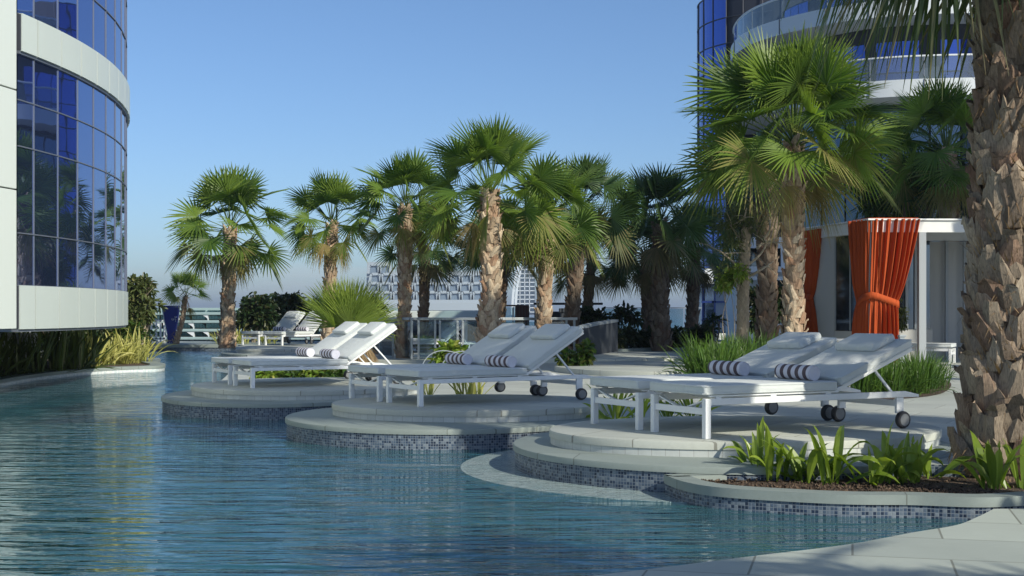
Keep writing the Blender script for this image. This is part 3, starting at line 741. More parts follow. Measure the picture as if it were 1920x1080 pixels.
def make_lounger(label, th, W=.65, group='white sun loungers on the platforms'):
    root = thing('sun_lounger', label, 'sun lounger', (0,0,0), group)
    B = lambda mb, nm, m, par=root, **k: mb.build(nm, M[m], par, local=True, **k)
    wm = 'white_metal'
    # frame: side rails, cross bars
    mb = MB()
    for v in (.02, W-.02):
        mb.box((.93, v, .25), (1.86, .026, .045)); mb.box((.62, v, .2885), (1.16, .022, .013))
        for u in (.12,.6,1.1): mb.box((u, v, .2775), (.05, .02, .012))
        mb.add([(1.855,v-.013,.2275),(1.855,v+.013,.2275),(1.855,v+.013,.2725),(1.855,v-.013,.2725),(1.99,v-.013,.225),(1.99,v+.013,.225),(1.99,v+.013,.245),(1.99,v-.013,.245)],
               [(0,3,2,1),(4,5,6,7),(0,1,5,4),(2,3,7,6),(1,2,6,5),(0,4,7,3)])
    for u in (.35,.75,1.12,1.45): mb.box((u, W/2, .262), (.03, W-.066, .02))
    B(mb, 'frame', wm, bevel=.004)
    mb = MB(); mb.box((.024, W/2, .185), (.024, W-.086, .045)); B(mb, 'cross_bar', wm, bevel=.003)
    mb = MB(); mb.box((1.78, W/2, .185), (.024, W-.066, .045)); B(mb, 'cross_bar', wm, bevel=.003)
    pts = smooth_open([(.05,.06,.262),(.05,W*.28,.225),(.05,W*.5,.195),(.05,W*.72,.225),(.05,W-.06,.262)], 6)
    mb = MB()
    for p, q in zip(pts[:-1], pts[1:]): mb.bar(p, q+(q-p)*.05, .03, .010)
    B(mb, 'under_strap', wm)
    for v in (.022, W-.022):
        mb = MB(); mb.box((.024, v, .1365), (.046, .044, .273)); B(mb, 'leg', wm, bevel=.004)
    for v in (.02, W-.02):
        mb = MB(); mb.box((1.80, v, .168), (.07, .024, .117)); lg = B(mb, 'rear_leg', wm, bevel=.003)
        mb = MB(); s = -1 if v < .1 else 1
        # wheel: lathe about v axis
        prof = [(.030,-.02),(.052,-.022),(.060,-.018),(.064,-.008),(.064,.008),(.060,.018),(.052,.022),(.030,.02)]
        tmp = MB(); tmp.lathe(prof, n=28); vv = tmp.v[0]; vv = np.stack([vv[:,0]+1.80, vv[:,2]+v+s*.036, vv[:,1]+.064], 1)
        mb.add(vv, tmp.f); wh = B(mb, 'wheel', 'rubber', smooth=40)
        mb = MB(); tmp = MB(); tmp.lathe([(.0005,-.023),(.02,-.023),(.044,-.0225),(.046,-.017),(.046,.017),(.044,.0225),(.02,.023),(.0005,.023)], n=24); vv = tmp.v[0]
        mb.add(np.stack([vv[:,0]+1.80, vv[:,2]+v+s*.036, vv[:,1]+.064], 1), tmp.f); B(mb, 'wheel_hub', 'hub', wh, smooth=40)
    # backrest
    hu, hz = 1.19, .292; du = np.array([cos(th),0,sin(th)]); dn = np.array([-sin(th),0,cos(th)]); Lb = .78
    Mx = np.stack([du, np.array([0,1.,0]), dn], 1); hp = np.array([hu,0,hz])
    mb = MB()
    for v in (.03, W-.03): mb.box(hp+du*Lb/2+dn*.006+np.array([0,v,0]), (Lb+.03,.026,.028), Mx)
    for s in (.1,.4,.76): mb.box(hp+du*s+dn*.006+np.array([0,W/2,0]), (.03,W-.09,.02), Mx)
    B(mb, 'backrest_frame', wm, bevel=.004)
    for v in (.055, W-.055):
        p = hp+du*.42-dn*.01; mb = MB(); mb.bar((p[0], v, p[2]), (1.76, v, .262), .016, .016); B(mb, 'support_strut', wm)
    mb = MB(); rbox(mb, (.585, W/2, .330), (1.19, W+.006, .068), .016); B(mb, 'mattress', 'mattress', smooth=50)
    mb = MB(); rbox(mb, hp+du*(Lb/2+.03)+dn*.056+np.array([0,W/2,0]), (Lb-.02, W+.006, .066), .016, Mx); B(mb, 'back_cushion', 'mattress', smooth=50)
    mb = MB(); rbox(mb, hp+du*(Lb-.14)+dn*.116+np.array([0,W*.5,0]), (.25, W*.64, .062), .02, Mx); B(mb, 'pillow', 'mattress', smooth=50)
    ms = [c for c in root.children if c.name.split('.')[0] in ('mattress','back_cushion')]
    for c_ in ms:
        bk = c_.name.startswith('back'); mb = MB(); hx, hy = ((Lb-.02)/2, W/2+.003) if bk else (.595, W/2+.003)
        for zz in (-.024, .024):
            P_ = [np.array([sx*hx*1.001+0, sy*hy, zz]) for sx, sy in ((1,.93),(1,-.93),(.975,-1.0),(-.975,-1.0),(-1,-.93),(-1,.93),(-.975,1.0),(.975,1.0))]
            P_ = [p*np.array([1.001,1.003,1]) for p in P_]+[P_[0]*np.array([1.001,1.003,1])]
            P_ = np.array(P_)
            P_ = P_ @ Mx.T+hp+du*(Lb/2+.03)+dn*.056+np.array([0,W/2,0]) if bk else P_+np.array([.585,W/2,.330])
            for p, q in zip(P_[:-1], P_[1:]): mb.bar(p, q, .0065)
        B(mb, 'piping', 'mattress', c_)
    return root
def make_towel(label):
    root = thing('rolled_towel', label, 'towel', (0,0,0), 'striped rolled towels on the loungers')
    Lt, r = .40, .057; n = 28; mb = MB(); v = []; a = []
    prof = [(.0,r*.98),(.012,r),(.5,r*1.0),(.988,r),(1.,r*.98)]
    prof = [(0,r*.93),(.03,r),(.25,r*1.005),(.5,r),(.75,r*1.005),(.97,r),(1,r*.93)]
    for s, rr in prof:
        for k in range(n):
            t = 2*pi*k/n; q = rr*(1-.06*max(0,-sin(t))); v.append((q*cos(t), (s-.5)*Lt, q*sin(t))); a.append((s,0,0))
    m = len(prof); mb.add(v, [(j*n+k, (j+1)*n+k, (j+1)*n+(k+1)%n, j*n+(k+1)%n) for j in range(m-1) for k in range(n)], a)
    # spiral ends
    for s in (-1,1):
        v = [(0, s*Lt*.5*.97, 0)]; 
        for ring_ in range(1,5):
            for k in range(n):
                t = 2*pi*k/n; rr = r*.93*ring_/4*(1+.03*sin(3*t)); v.append((rr*cos(t), s*(Lt*.5-.004*(ring_ % 2)*(ring_<4)), rr*sin(t)))
        f = [(0, 1+k, 1+(k+1)%n) for k in range(n)]+[(1+(q-1)*n+k, 1+q*n+k, 1+q*n+(k+1)%n, 1+(q-1)*n+(k+1)%n) for q in range(1,4) for k in range(n)]
        mb.add(v, f, (s*.02+.02, 1, 0))
    mb.build('roll', M['towel'], root, 45, local=True)
    return root
def pair(px, py, ang, sc, th, labels, tlabels, gap=.80, sz=1.0, z=ZU, P=None, tv=(.50,.50), towels=True, tt=1.07):
    P = at(px, py, z) if P is None else np.array(P); a = radians(ang); d = np.array([cos(a), sin(a), 0]); e = np.array([-sin(a), cos(a), 0])
    lo = make_lounger(labels[0], radians(th)); tw = make_towel(tlabels[0]) if towels else None
    res = []
    for i in range(2):
        o = lo if i == 0 else dup(lo); o['label'] = labels[i]
        q = P+e*i*gap*sc; o.location = q; o.rotation_euler = (0,0,a); o.scale = (sc, sc, sc*sz)
        if towels:
            w_ = tw if i == 0 else dup(tw); w_['label'] = tlabels[i]
            w_.location = q+(d*tt+e*tv[i]*.62)*sc+np.array([0,0,.364*sc*sz+.054*sc]); w_.rotation_euler = (0,0,a+rng.normal()*.03); w_.scale = (sc,)*3
pair(1323, 824, 29, 1.0, 21, ('nearest lounger, right one of the pair beside the big trunk', 'lounger behind the nearest one on the nearest platform, its towel end sunlit'),
     ('rolled towel on the nearest lounger, wholly shaded', 'rolled towel with a sunlit end on the second nearest lounger'))
pair(786, 763, 33, 1.0, 33, ('shaded lounger on the middle platform, the one nearer the viewer', 'shaded lounger on the middle platform, the one further left'),
     ('shaded rolled towel on the nearer lounger of the middle platform', 'shaded rolled towel on the left lounger of the middle platform'), sz=.90)
pair(471, 728.3, 30, 1.0, 38, ('brightly lit lounger on the left platform, its long white side facing the viewer', 'brightly lit lounger on the left platform, half behind its twin'),
     ('sunlit rolled towel on the right lounger of the left platform', 'sunlit rolled towel on the back lounger of the left platform'), sz=.85)
pair(529, 648, 55, .98, 42, ('small far lounger beside the tall left palm, the right one of its pair', 'small far lounger nearest the tall left palm trunk'),
     ('tiny reddish striped towel on the right far lounger', 'tiny reddish striped towel on the left far lounger'), gap=.86)
# ---------------------------------------------------------------- left building
lb = thing('glass_building', 'curved blue glass building with white bands overhanging the pool at the left', 'building', (-12, 19, .9))
BC = np.array([-20.13, 19.21]); BR = 14.0
def bp(deg, r=BR): return BC+r*np.array([cos(radians(deg)), sin(radians(deg))])
joints = [-9.1,-7.4]+[-7.4+2.9*i for i in range(1, 30)]
def band(mb, z0, z1, r0, d0, d1, step=1.0):
    ds = np.arange(d0, d1+1e-6, step); v = []
    for d in ds: v += [(*bp(d, r0), z0), (*bp(d, r0), z1), (*bp(d, r0-.25), z1), (*bp(d, r0-.25), z0)]
    k = len(ds); f = []
    for i in range(k-1):
        for j in range(4): f.append((4*i+j, 4*(i+1)+j, 4*(i+1)+(j+1)%4, 4*i+(j+1)%4))
    f += [(0,1,2,3), tuple(4*(k-1)+j for j in (3,2,1,0))]
    mb.add(v, f)
rows = [1.51, 2.18, 3.29, 3.88, 4.50]; rows2 = [4.98, 5.75, 6.45, 7.6, 8.3]
# panels of the white bands, each panel with an open joint
for z0, z1, nm, dr in ((.95,1.51,'lower_band',.03),(4.50,4.98,'upper_band',.06)):
    mb = MB(); md = MB()
    for j0, j1 in zip(joints[:-1], joints[1:]):
        g = .13; dd = np.linspace(j0+g/2, j1-g/2, 4)
        for a_, b_ in zip(dd[:-1], dd[1:]):
            p0, p1, q0, q1 = bp(a_, BR+dr), bp(b_, BR+dr), bp(a_, BR), bp(b_, BR)
            mb.add([(*p0,z0),(*p1,z0),(*p1,z1),(*p0,z1),(*q0,z0),(*q1,z0),(*q1,z1),(*q0,z1)], [(0,1,2,3),(3,2,6,7),(0,4,5,1),(0,3,7,4),(1,5,6,2)])
    mb.build(nm, M['cladding'], lb)
    band(md, z0+.01, z1-.01, BR+dr-.015, -9.1, 60); md.build(nm+'_joint_backing', M['joint'], lb)
    mt = MB(); band(mt, z0-.035, z0-.002, BR+dr-.03, -9.1, 60); mt.build('drip_edge', M['mullion'], lb)
mm = MB()
def pane(z0, z1, j0, j1):
    tilt = rng.normal()*.0009; tl2 = rng.normal()*.0009
    mb = MB(); c = (j0+j1)/2
    # flat panes: facets of the curve
    p0, p1 = bp(j0), bp(j1); n_ = bp(c, 1)-BC
    p0 = p0+n_*tilt; p1 = p1-n_*tilt
    mb.add([(*p0,z0),(*p1,z0),(*(p1+n_*tl2),z1),(*(p0+n_*tl2),z1)], [(0,1,2,3)]); mb.build('window', M['blue_glass'], lb)
for rw in (rows, rows2):
    for z0, z1 in zip(rw[:-1], rw[1:]):
        for j0, j1 in zip(joints[:11], joints[1:12]): pane(z0, z1, j0, j1)
mb = MB()
for rw in (rows, rows2):
    for z in rw:
        for j0, j1 in zip(joints[:11], joints[1:12]): mb.bar((*bp(j0,BR+.006),z), (*bp(j1,BR+.006),z), .02, .014)
    for j in joints[1:12]: mb.bar((*bp(j,BR+.005),rw[0]), (*bp(j,BR+.005),rw[-1]), .014, .014)
mb.build('mullion_grid', M['mullion'], lb)
# core, hidden-side skin and near white wall
mb = MB(); core = [tuple(bp(d, BR-.3)) for d in np.arange(-9.1, 200, 4)]; mb.prism(core, .99, 9.3, bottom=True); mb.build('core', M['core'], lb)
mb = MB(); band(mb, 1.5, 9.3, BR-.02, joints[11]+.1, 75); mb.build('rear_glazing', M['blue_glass'], lb)
mb = MB(); band(mb, 8.3, 9.5, BR+.15, -9.1, 75); mb.build('parapet', M['cladding'], lb)
p0 = bp(-9.1, BR+.05)-np.array([.158,.987])*.10; td = -np.array([.158, .987]); nn = np.array([.987,-.158])
mb = MB()
zs = [.95, 2.72, 3.98, 5.9, 7.6, 9.5]
for i, (z0, z1) in enumerate(zip(zs[:-1], zs[1:])):
    for k in range(5):
        a_, b_ = p0+td*(k*2.2+.006), p0+td*((k+1)*2.2-.006)
        mb.box((*((a_+b_)/2-nn*.12), (z0+z1)/2+.0), (2.19,.24,z1-z0-.018), np.array([[td[0],nn[0],0],[td[1],nn[1],0],[0,0,1]]))
mb.build('white_wall', M['cladding_bright'], lb, bevel=.006)
mb = MB(); a_, b_ = p0+td*.03, p0+td*10.9; mb.box((*((a_+b_)/2-nn*.16), 5.2), (10.8,.2,8.4), np.array([[td[0],nn[0],0],[td[1],nn[1],0],[0,0,1]])); mb.build('wall_backing', M['joint'], lb)
mb = MB()
for d in (0, 14, 30, 50): mb.tube([(*bp(d, BR-4), -1), (*bp(d, BR-4), 1.0)], .3, 16)
mb.build('pillar', M['soffit'], lb, 60)
# left planter under the building
lpts = [at(x, y, .14)[:2] for x, y in ((-160,745),(0,712),(55,703),(115,696),(185,690),(250,687),(296,685.5),(309,682),(290,677.5))]+[(-8.6,30.6),(-14,31),(-15,20),(-9.6,14.5)]
lout = smooth_closed(lpts, 6)
if np.sum(lout[:,0]*np.roll(lout[:,1],-1)-lout[:,1]*np.roll(lout[:,0],-1)) < 0: lout = lout[::-1]
lp = thing('planter', 'curved stone kerb bed under the blue glass building at the left', 'planter', (-9,24,0))
lin = inset(lout, .28)
mb = MB(); mb.prism(lout, -1, .085, top=False); mb.build('mosaic_wall', M['mosaic_pale'], lp, 60)
mb = MB(); mb.prism(inset(lout,-.012), .085, .14, top=False); ring(mb, inset(lout,-.012), lin, .14); mb.prism(lin[::-1], .0, .14, top=False); mb.build('coping', M['coping'], lp, 35)
mb = MB(); q = inset(lout,.27); mb.add([(*p,.11) for p in q],[tuple(range(len(q)))]); mb.build('soil_bed', M['soil'], lp)
# pale sunken slope along it
mb = MB(); sl_ = inset(lout,-.30); n=len(sl_); mb.add([(*p,-.02) for p in lout]+[(*p,-.30) for p in sl_], [(i+n,(i+1)%n+n,(i+1)%n,i) for i in range(n)], [(i*.1,0,0) for i in range(2*n)]); mb.build('sunken_slope', M['mosaic_pale'], lp)
# plants in it
protoR = [strap_clump(26, .78, .05, .7, .75, .03, .10).build('foliage', M['reed'], None) for _ in range(2)]
protoV = [strap_clump(34, .62, .045, 1.5, .95, .35, .12).build('foliage', M['variegated'], None) for _ in range(2)]
def copies(proto, name, cat, group, spots, labels):
    first = {}
    for i, (x, y, z, s) in enumerate(spots):
        t = thing(name, labels[i], cat, (x, y, z), group); k = i % len(proto)
        o = proto[k] if k not in first else proto[k].copy()
        if k in first: COL.objects.link(o)
        first[k] = 1
        o.parent = t; t.rotation_euler = (0,0,rng.uniform(0,6.28)); t.scale = (s, s, s*rng.uniform(.9,1.12))
sp = []; lab = []
for i, (px, off) in enumerate(zip((-5,14,34,54,74,94,112,130,148,166,184,200), (0,.7)*6)):
    p = at(px, 712-px*.085, .11) ; sp.append((p[0]-.45-off*.3, p[1]+.2+off, .1, 1.0+.15*rng.random()))
    lab.append('dark green strap leaf clump under the white band, %s from the left edge' % ORD[i])
copies(protoR, 'reed_clump', 'plant', 'strap leaf clumps under the left building', sp, lab)
sp = []; lab = []
for i, px in enumerate((186,203,219,234,250,264,276)):
    p = at(px, 689-(px-180)*.07, .11); sp.append((p[0]-.30, p[1]+.5+(i%2)*.6, .1, .95+.25*rng.random())); lab.append('yellow striped strap leaf clump in the sunlit kerb bed, %s from its shaded end' % ORD[i])
copies(protoV, 'variegated_clump', 'plant', 'yellow strap leaf clumps at the kerb tip', sp, lab)
# bushes and walls seen beneath the building
for i, (px, Y, w_, h_) in enumerate(((-10,31,1.0,.9),(95,33,1.1,1.0),(150,34,.8,1.0),(205,30,1.0,1.1),(235,29,.8,.95))):
    c = atY(px, 640, Y); t = thing('shrub', 'dark shrub in the gap below the white band, %s from the left' % ORD[i], 'shrub', (c[0], Y, .1), 'shrubs under the left building')
    mb = MB(); leaf_cloud(mb, [((c[0]+rng.normal()*.3, Y+rng.normal()*.3, .1+h_*rng.uniform(.4,.75)), (w_*.5,w_*.5,h_*.42)) for _ in range(4)], 1100, .13); mb.build('foliage', M['dark_shrub' if i != 3 else 'shrub'], t)
    mb = MB(); branches(mb, (c[0],Y,.1), [(c[0]+rng.normal()*.3, Y+rng.normal()*.3, .1+h_*.7) for _ in range(5)], .02); mb.build('stem', M['bark_dark'], t)
mb = MB(); a_ = atY(-60, 600, 37); b_ = atY(130, 600, 37); mb.box(((a_[0]+b_[0])/2, 37, .75), (b_[0]-a_[0], .2, 1.9)); tag(mb.build('garden_wall', M['far_white'], bevel=.02), 'pale wall seen in the gap below the building white band', 'wall')
for i, px in enumerate((12, 50)):
    c = atY(px, 640, 28); mb = MB(); mb.lathe([(.16,0),(.20,.05),(.24,.35),(.22,.55),(.19,.62),(.17,.62),(.18,.5),(.15,.45)], (c[0],28,.11), 20); o = mb.build('garden_pot', M['far_white'], None, 50)
    tag(o, ('white pot at the very left edge beneath the building', 'white pot beneath the building, right of the other pot')[i], 'pot', 'white pots under the building')
# ---------------------------------------------------------------- slender broadleaf tree (left) and far bed
def small_tree(label, px, Y, blobs, nl, ls, m='shrub', stem='twig', zb=.15, name='broadleaf_tree', whorl=1, r=.035, aspect=.4, cat='tree', stempx=None, group=None):
    base = np.array([((stempx or px)-960)/F*Y, Y, zb]); t = thing(name, label, cat, base, group); B_ = []
    for x, y, rx, ry in blobs:
        c = atY(x, y, Y); B_.append((c+np.array([0,rng.normal()*rx/F*Y*.5,0]), (rx/F*Y, rx/F*Y*.9, ry/F*Y)))
    mb = MB(); branches(mb, base, [b[0] for b in B_], r); 
    for b in B_: branches(mb, b[0]*.8+base*.2, [b[0]+rng.normal(size=3)*np.array(b[1])*.6 for _ in range(4)], r*.4)
    mb.build('trunk', M[stem], t, 60)
    mb = MB(); leaf_cloud(mb, B_, nl, ls, aspect, whorl=whorl); mb.build('crown', M[m], t)
    return t
small_tree('slender leafy tree with bent pale trunk beside the building edge', 262, 29, ((262,545,24,20),(245,560,16,18),(278,575,18,20),(258,590,22,16),(272,530,12,10),(248,530,10,10)), 1500, .17, 'olive_shrub', stempx=257, whorl=5, aspect=.35)
small_tree('dark round shrub at the foot of the slender leafy tree', 240, 28.5, ((235,622,20,18),(252,625,20,20),(222,630,16,14)), 1200, .12, 'shrub', name='shrub', cat='shrub', r=.02)
# far coping bed
fb = thing('planter', 'far stone kerb bed below the blue sign', 'planter', (-9.2,39.8,0))
fo = np.array([(-10.45,39.5),(-8.9,39.35),(-7.6,39.2),(-6.6,38.6),(-5.5,39.4),(-5.5,43.5),(-10.45,43.5)])
mb = MB(); mb.prism(fo, -1, .12, top=False); mb.build('mosaic_wall', M['mosaic'], fb)
mb = MB(); slab(mb, inset(resample(fo,.4), -.03), .12, .215); mb.build('coping', M['coping'], fb)
sp = []; lab = []
for i, px in enumerate((352,366,380,394,408,450,462)):
    p = at(px, 650, .22); sp.append((p[0], 40.0+rng.random()*.5, .21, .75+.3*rng.random())); lab.append('low yellowish strap leaf tuft by the far kerb, %s right of the sign' % ORD[i])
copies([strap_clump(22, .48, .04, .8, .8, .25, .15).build('foliage', M['variegated'], None)], 'strap_leaf_tuft', 'plant', 'strap leaf tufts on the far kerb', sp, lab)
# blue sign
sg = thing('blue_sign', 'tall deep blue tapering sign board beside the small slender palm', 'sign', (*atY(325,655,40.6)[:2], .2))
def px_poly(pts, Y): return [atY(x, y, Y) for x, y in pts]
L_ = smooth_open([(304.5,573,0),(307,590,0),(311,612,0),(314,632,0),(313,653,0)], 5)[:,:2]; R_ = smooth_open([(336,573,0),(333,600,0),(329,625,0),(328,653,0)], 5)[:,:2]
poly = px_poly([tuple(p) for p in L_]+[tuple(p) for p in R_[::-1]], 40.6); n = len(poly)
mb = MB(); mb.add(poly+[p+np.array([0,.12,0]) for p in poly], [tuple(range(n)), tuple(range(2*n-1,n-1,-1))]+[(i,(i+n),(i+1)%n+n,(i+1)%n) for i in range(n)]); mb.build('board', M['sign_blue'], sg, 30)
mb = MB()
for p, q in zip(L_[:-1], L_[1:]): mb.bar(atY(p[0]-.7,p[1],40.58), atY(q[0]-.7,q[1],40.58), .025, .06)
mb.build('edge_trim', M['sign_edge'], sg)
mb = MB()
def stroke(pts, Y=40.585, w_=.016):
    P = px_poly(pts, Y)
    for p, q in zip(P[:-1], P[1:]): mb.bar(p, q, w_, .01)
stroke([(322.5,597),(322.3,599.5),(323.5,600.5),(325,600.4),(325.3,597.3)]); stroke([(328,593),(328,595.5),(330.4,595.5),(330.4,593)]); stroke([(329,596.5),(327.7,598.3),(329,600),(330.8,599.4)]); stroke([(329,601),(329.2,603)])
stroke([(317,642),(319,642.4)]); stroke([(320.5,642),(322,642.6)])
mb.build('lettering', M['lettering'], sg)
# dark object left of sign
mb = MB(); c = atY(268, 640, 38); mb.lathe([(.16,0),(.2,.3),(.21,.8),(.16,1.35),(.05,1.42)], (c[0],38,.2), 18); tag(mb.build('closed_parasol', M['core'], None, 60), 'dark folded parasol beside the slender leafy tree', 'parasol')
# ---------------------------------------------------------------- terraced building far left
tb = thing('terraced_building', 'long low green glass building with white slanted fins beyond the left palms', 'building', (-14, 66, -5))
Yt = 66
def X(px, Y=Yt): return (px-960)/F*Y
def Z(py, Y=Yt): return H-(py-YH)/F*Y
mb = MB(); mb.box(((X(200)+X(730))/2, Yt+4, (Z(577)-6)/2), (X(730)-X(200), 6, Z(577)+6)); mb.build('wall', M['far_green'], tb)
lv = [588, 603, 619, 634]
mb = MB()
for y in lv: mb.box(((X(200)+X(730))/2, Yt+.2, Z(y)), (X(730)-X(200), 1.6, .14))
mb.build('balcony_slab', M['far_green'], tb, bevel=.03)
k = 0
for r, (y0, y1) in enumerate(zip([578]+lv, lv+[652])):
    for px in np.arange(206, 728, 29):
        x0, x1 = X(px+rng.uniform(0,6)), X(px+25)
        mb = MB(); mb.add([(x0,Yt+.95,Z(y1)+.1),(x1,Yt+.95,Z(y1)+.1),(x1,Yt+.95,Z(y0)-.1),(x0,Yt+.95,Z(y0)-.1)], [(0,1,2,3)])
        for i in range(5): mb.box((x0+(x1-x0)*i/4, Yt+.93, (Z(y0)+Z(y1))/2), (.06,.05,Z(y0)-Z(y1)-.2))
        mb.build('window', M['green_glass'], tb); k += 1
for i, (px, py) in enumerate(((274,618),(301,602),(309,634),(364,602),(391,586),(392,618),(365,620),(336,588),(470,602),(500,618),(530,588),(560,602))):
    x = X(px); z0, z1 = Z(py+15), Z(py)
    out = smooth_open([(x-.65,z1),(x-.35,z1-.02),(x-.18,z1-.12),(x+.05,z0+.12),(x+.08,z0)], 4)
    v = [(p[0],Yt-.55,p[1]) for p in out]+[(x+.1,Yt-.55,z0),(x+.1,Yt-.55,z1+.02)]; n = len(v)
    mb = MB(); mb.add(v+[(a,Yt-.35,c) for a,b,c in v], [tuple(range(n)), tuple(range(2*n-1,n-1,-1))]+[(i_,(i_+n),(i_+1)%n+n,(i_+1)%n) for i_ in range(n)]); mb.build('slanted_fin', M['far_white'], tb)
# far white railing
wr = thing('white_railing', 'small white railing at the far pool edge left of the blue sign', 'railing', (*atY(293,650,41.5)[:2], .2))
mb = MB()
for px in (284,293,301,308): mb.box((X(px,41.5), 41.5, .55), (.05,.05,.7))
for z in (.9,.35): mb.box((X(296,41.5), 41.5, z), (.46,.05,.05))
mb.build('rail', M['white_metal'], wr)
# dark bushes left of the low fan palm
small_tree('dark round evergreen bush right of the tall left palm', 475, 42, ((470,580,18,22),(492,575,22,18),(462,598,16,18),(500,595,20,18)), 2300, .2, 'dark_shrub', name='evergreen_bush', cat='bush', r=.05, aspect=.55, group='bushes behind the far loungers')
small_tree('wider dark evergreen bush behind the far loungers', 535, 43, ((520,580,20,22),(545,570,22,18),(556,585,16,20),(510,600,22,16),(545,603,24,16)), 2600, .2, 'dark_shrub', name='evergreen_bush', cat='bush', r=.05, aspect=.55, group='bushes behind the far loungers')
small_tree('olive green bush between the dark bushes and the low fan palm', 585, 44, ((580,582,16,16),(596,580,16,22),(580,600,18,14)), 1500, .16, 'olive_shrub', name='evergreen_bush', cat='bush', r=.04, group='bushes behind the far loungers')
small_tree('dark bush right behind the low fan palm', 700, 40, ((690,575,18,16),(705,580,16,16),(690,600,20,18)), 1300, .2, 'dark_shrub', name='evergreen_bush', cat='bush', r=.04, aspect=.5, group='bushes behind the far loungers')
# ---------------------------------------------------------------- far hotel and tower
Yh_ = 400
M['hotel'] = pbr('hotel_white', (.31,.36,.40), .6, 0, .02, .1); M['hotel_glass'] = pbr('hotel_glass', (.15,.20,.26), .25)
fh = thing('hotel_block', 'distant white hotel with rows of rounded window frames behind the palms', 'building', (X(795,Yh_), Yh_, -8))
mb = MB(); mb.box(((X(686,Yh_)+X(906,Yh_))/2, Yh_+12, (Z(508,Yh_)-8)/2), (X(906,Yh_)-X(686,Yh_), 20, Z(508,Yh_)+8)); mb.box(((X(686,Yh_)+X(722,Yh_))/2, Yh_+12, Z(500,Yh_)), (X(722,Yh_)-X(686,Yh_), 18, 3.0)); mb.build('wall', M['hotel'], fh)
for r, (y0, y1) in enumerate(((495,512),(513,529),(530,546),(547,563))):
    for i in range(10):
        px = 690+i*21.4+(r%2)*3
        if r == 0 and i > 1: continue
        pts = [(px+2,y1),(px+3,y0+5),(px+6,y0+2),(px+15,y0+1.5),(px+18,y0+4),(px+19.5,y1)]
        mb = MB(); v = [np.array([X(a,Yh_), Yh_+.9, Z(b,Yh_)]) for a,b in pts]; mb.add(v, [tuple(range(5,-1,-1))]); mb.build('window', M['hotel_glass'], fh)
        mb = MB()
        Pf = [np.array([X(a,Yh_), Yh_+.4, Z(b,Yh_)]) for a,b in ((px,y1+1),(px+1.5,y0+5),(px+4,y0+1),(px+16.5,y0+.5),(px+19.5,y0+3),(px+21,y1+1))]
        for p, q in zip(Pf[:-1], Pf[1:]): mb.bar(p, q, .8, .32, up=(0,1,0))
        mb.build('window_frame', M['hotel'], fh)
mb = MB()
for y, hh in ((566,1.2),(575,2.2)): mb.box((X(795,Yh_), Yh_-1-(y>570)*3, Z(y,Yh_)), (X(920,Yh_)-X(670,Yh_), 5, hh))
mb.build('terrace_band', M['hotel'], fh)
for i in range(9):
    mb = MB(); px = 700+i*24; mb.box((X(px,Yh_), Yh_-2.5, Z(592,Yh_)), (2.6,1,3)); mb.build('terrace_window', M['hotel_glass'], fh)
Yv = 58
wp_ = thing('white_pavilion', 'low white pavilion with rounded dark windows seen through the middle railing', 'building', (X(795,Yv), Yv, -3))
mb = MB(); mb.box((X(790,Yv),Yv+2.5,(Z(600,Yv)-3)/2),(X(912,Yv)-X(672,Yv),4.6,Z(600,Yv)+3)); mb.build('wall', M['far_white'], wp_)
mb = MB(); mb.box((X(790,Yv),Yv+2.2,Z(590,Yv)),(X(916,Yv)-X(666,Yv),5.6,.34)); mb.box((X(790,Yv),Yv+2.4,Z(596,Yv)),(X(913,Yv)-X(669,Yv),5.0,.12)); mb.build('roof', M['cladding'], wp_, bevel=.03)
for i in range(6):
    px = 684+i*38; o_ = smooth_open([(px,640,0),(px+1,612,0),(px+6,605,0),(px+16,603,0),(px+25,606,0),(px+30,616,0),(px+31,640,0)],4)[:,:2]
    mb = MB(); mb.add([(X(a,Yv),Yv+.17,Z(b,Yv)) for a,b in o_][::-1], [tuple(range(len(o_)))]); w__ = mb.build('window', M['dark_glass'], wp_)
    mb = MB()
    for p,q in zip(o_[:-1],o_[1:]): mb.bar((X(p[0],Yv),Yv+.14,Z(p[1],Yv)),(X(q[0],Yv),Yv+.14,Z(q[1],Yv)),.10,.06,up=(0,1,0))
    mb.build('window_frame', M['far_white'], w__)
Ys = 800
st = thing('sail_tower', 'distant curved white tower with glass floors right of the thickest middle trunk', 'tower', (X(985,Ys), Ys, -8))
A_ = smooth_open([(972,500,0),(967,520,0),(963,545,0),(961,572,0),(960.5,590,0)], 6)[:,:2]
mb = MB()
for off, w_ in ((0,2.0),(6,2.0)):
    for p, q in zip(A_[:-1], A_[1:]): mb.bar((X(p[0]+off,Ys),Ys,Z(p[1],Ys)), (X(q[0]+off,Ys),Ys,Z(q[1],Ys)), w_*.7, w_*.5, up=(0,1,0))
for p in A_[::3]: mb.box((X(p[0]+3,Ys),Ys,Z(p[1],Ys)), (2,.6,.7))
mb.build('curved_frame', M['far_white'], st)
mb = MB(); v = [(X(p[0]+5,Ys),Ys+3,Z(p[1],Ys)) for p in A_]+[(X(1003,Ys),Ys+3,Z(590,Ys)),(X(1003,Ys),Ys+3,Z(500,Ys))]; n=len(v)
mb.add(v+[(a,Ys+14,c) for a,b,c in v], [tuple(range(n)), tuple(range(2*n-1,n-1,-1))]+[(i,(i+n),(i+1)%n+n,(i+1)%n) for i in range(n)]); mb.build('wall', M['dark_glass'], st)
mb = MB()
for y in range(505,590,8): mb.box((X(986,Ys),Ys+2.5,Z(y,Ys)),(10.5,1,.5))
for px in (975,984,993): mb.box((X(px,Ys),Ys+2.4,Z(545,Ys)),(.4,.8,26))
mb.build('floor_slab', M['far_white'], st)
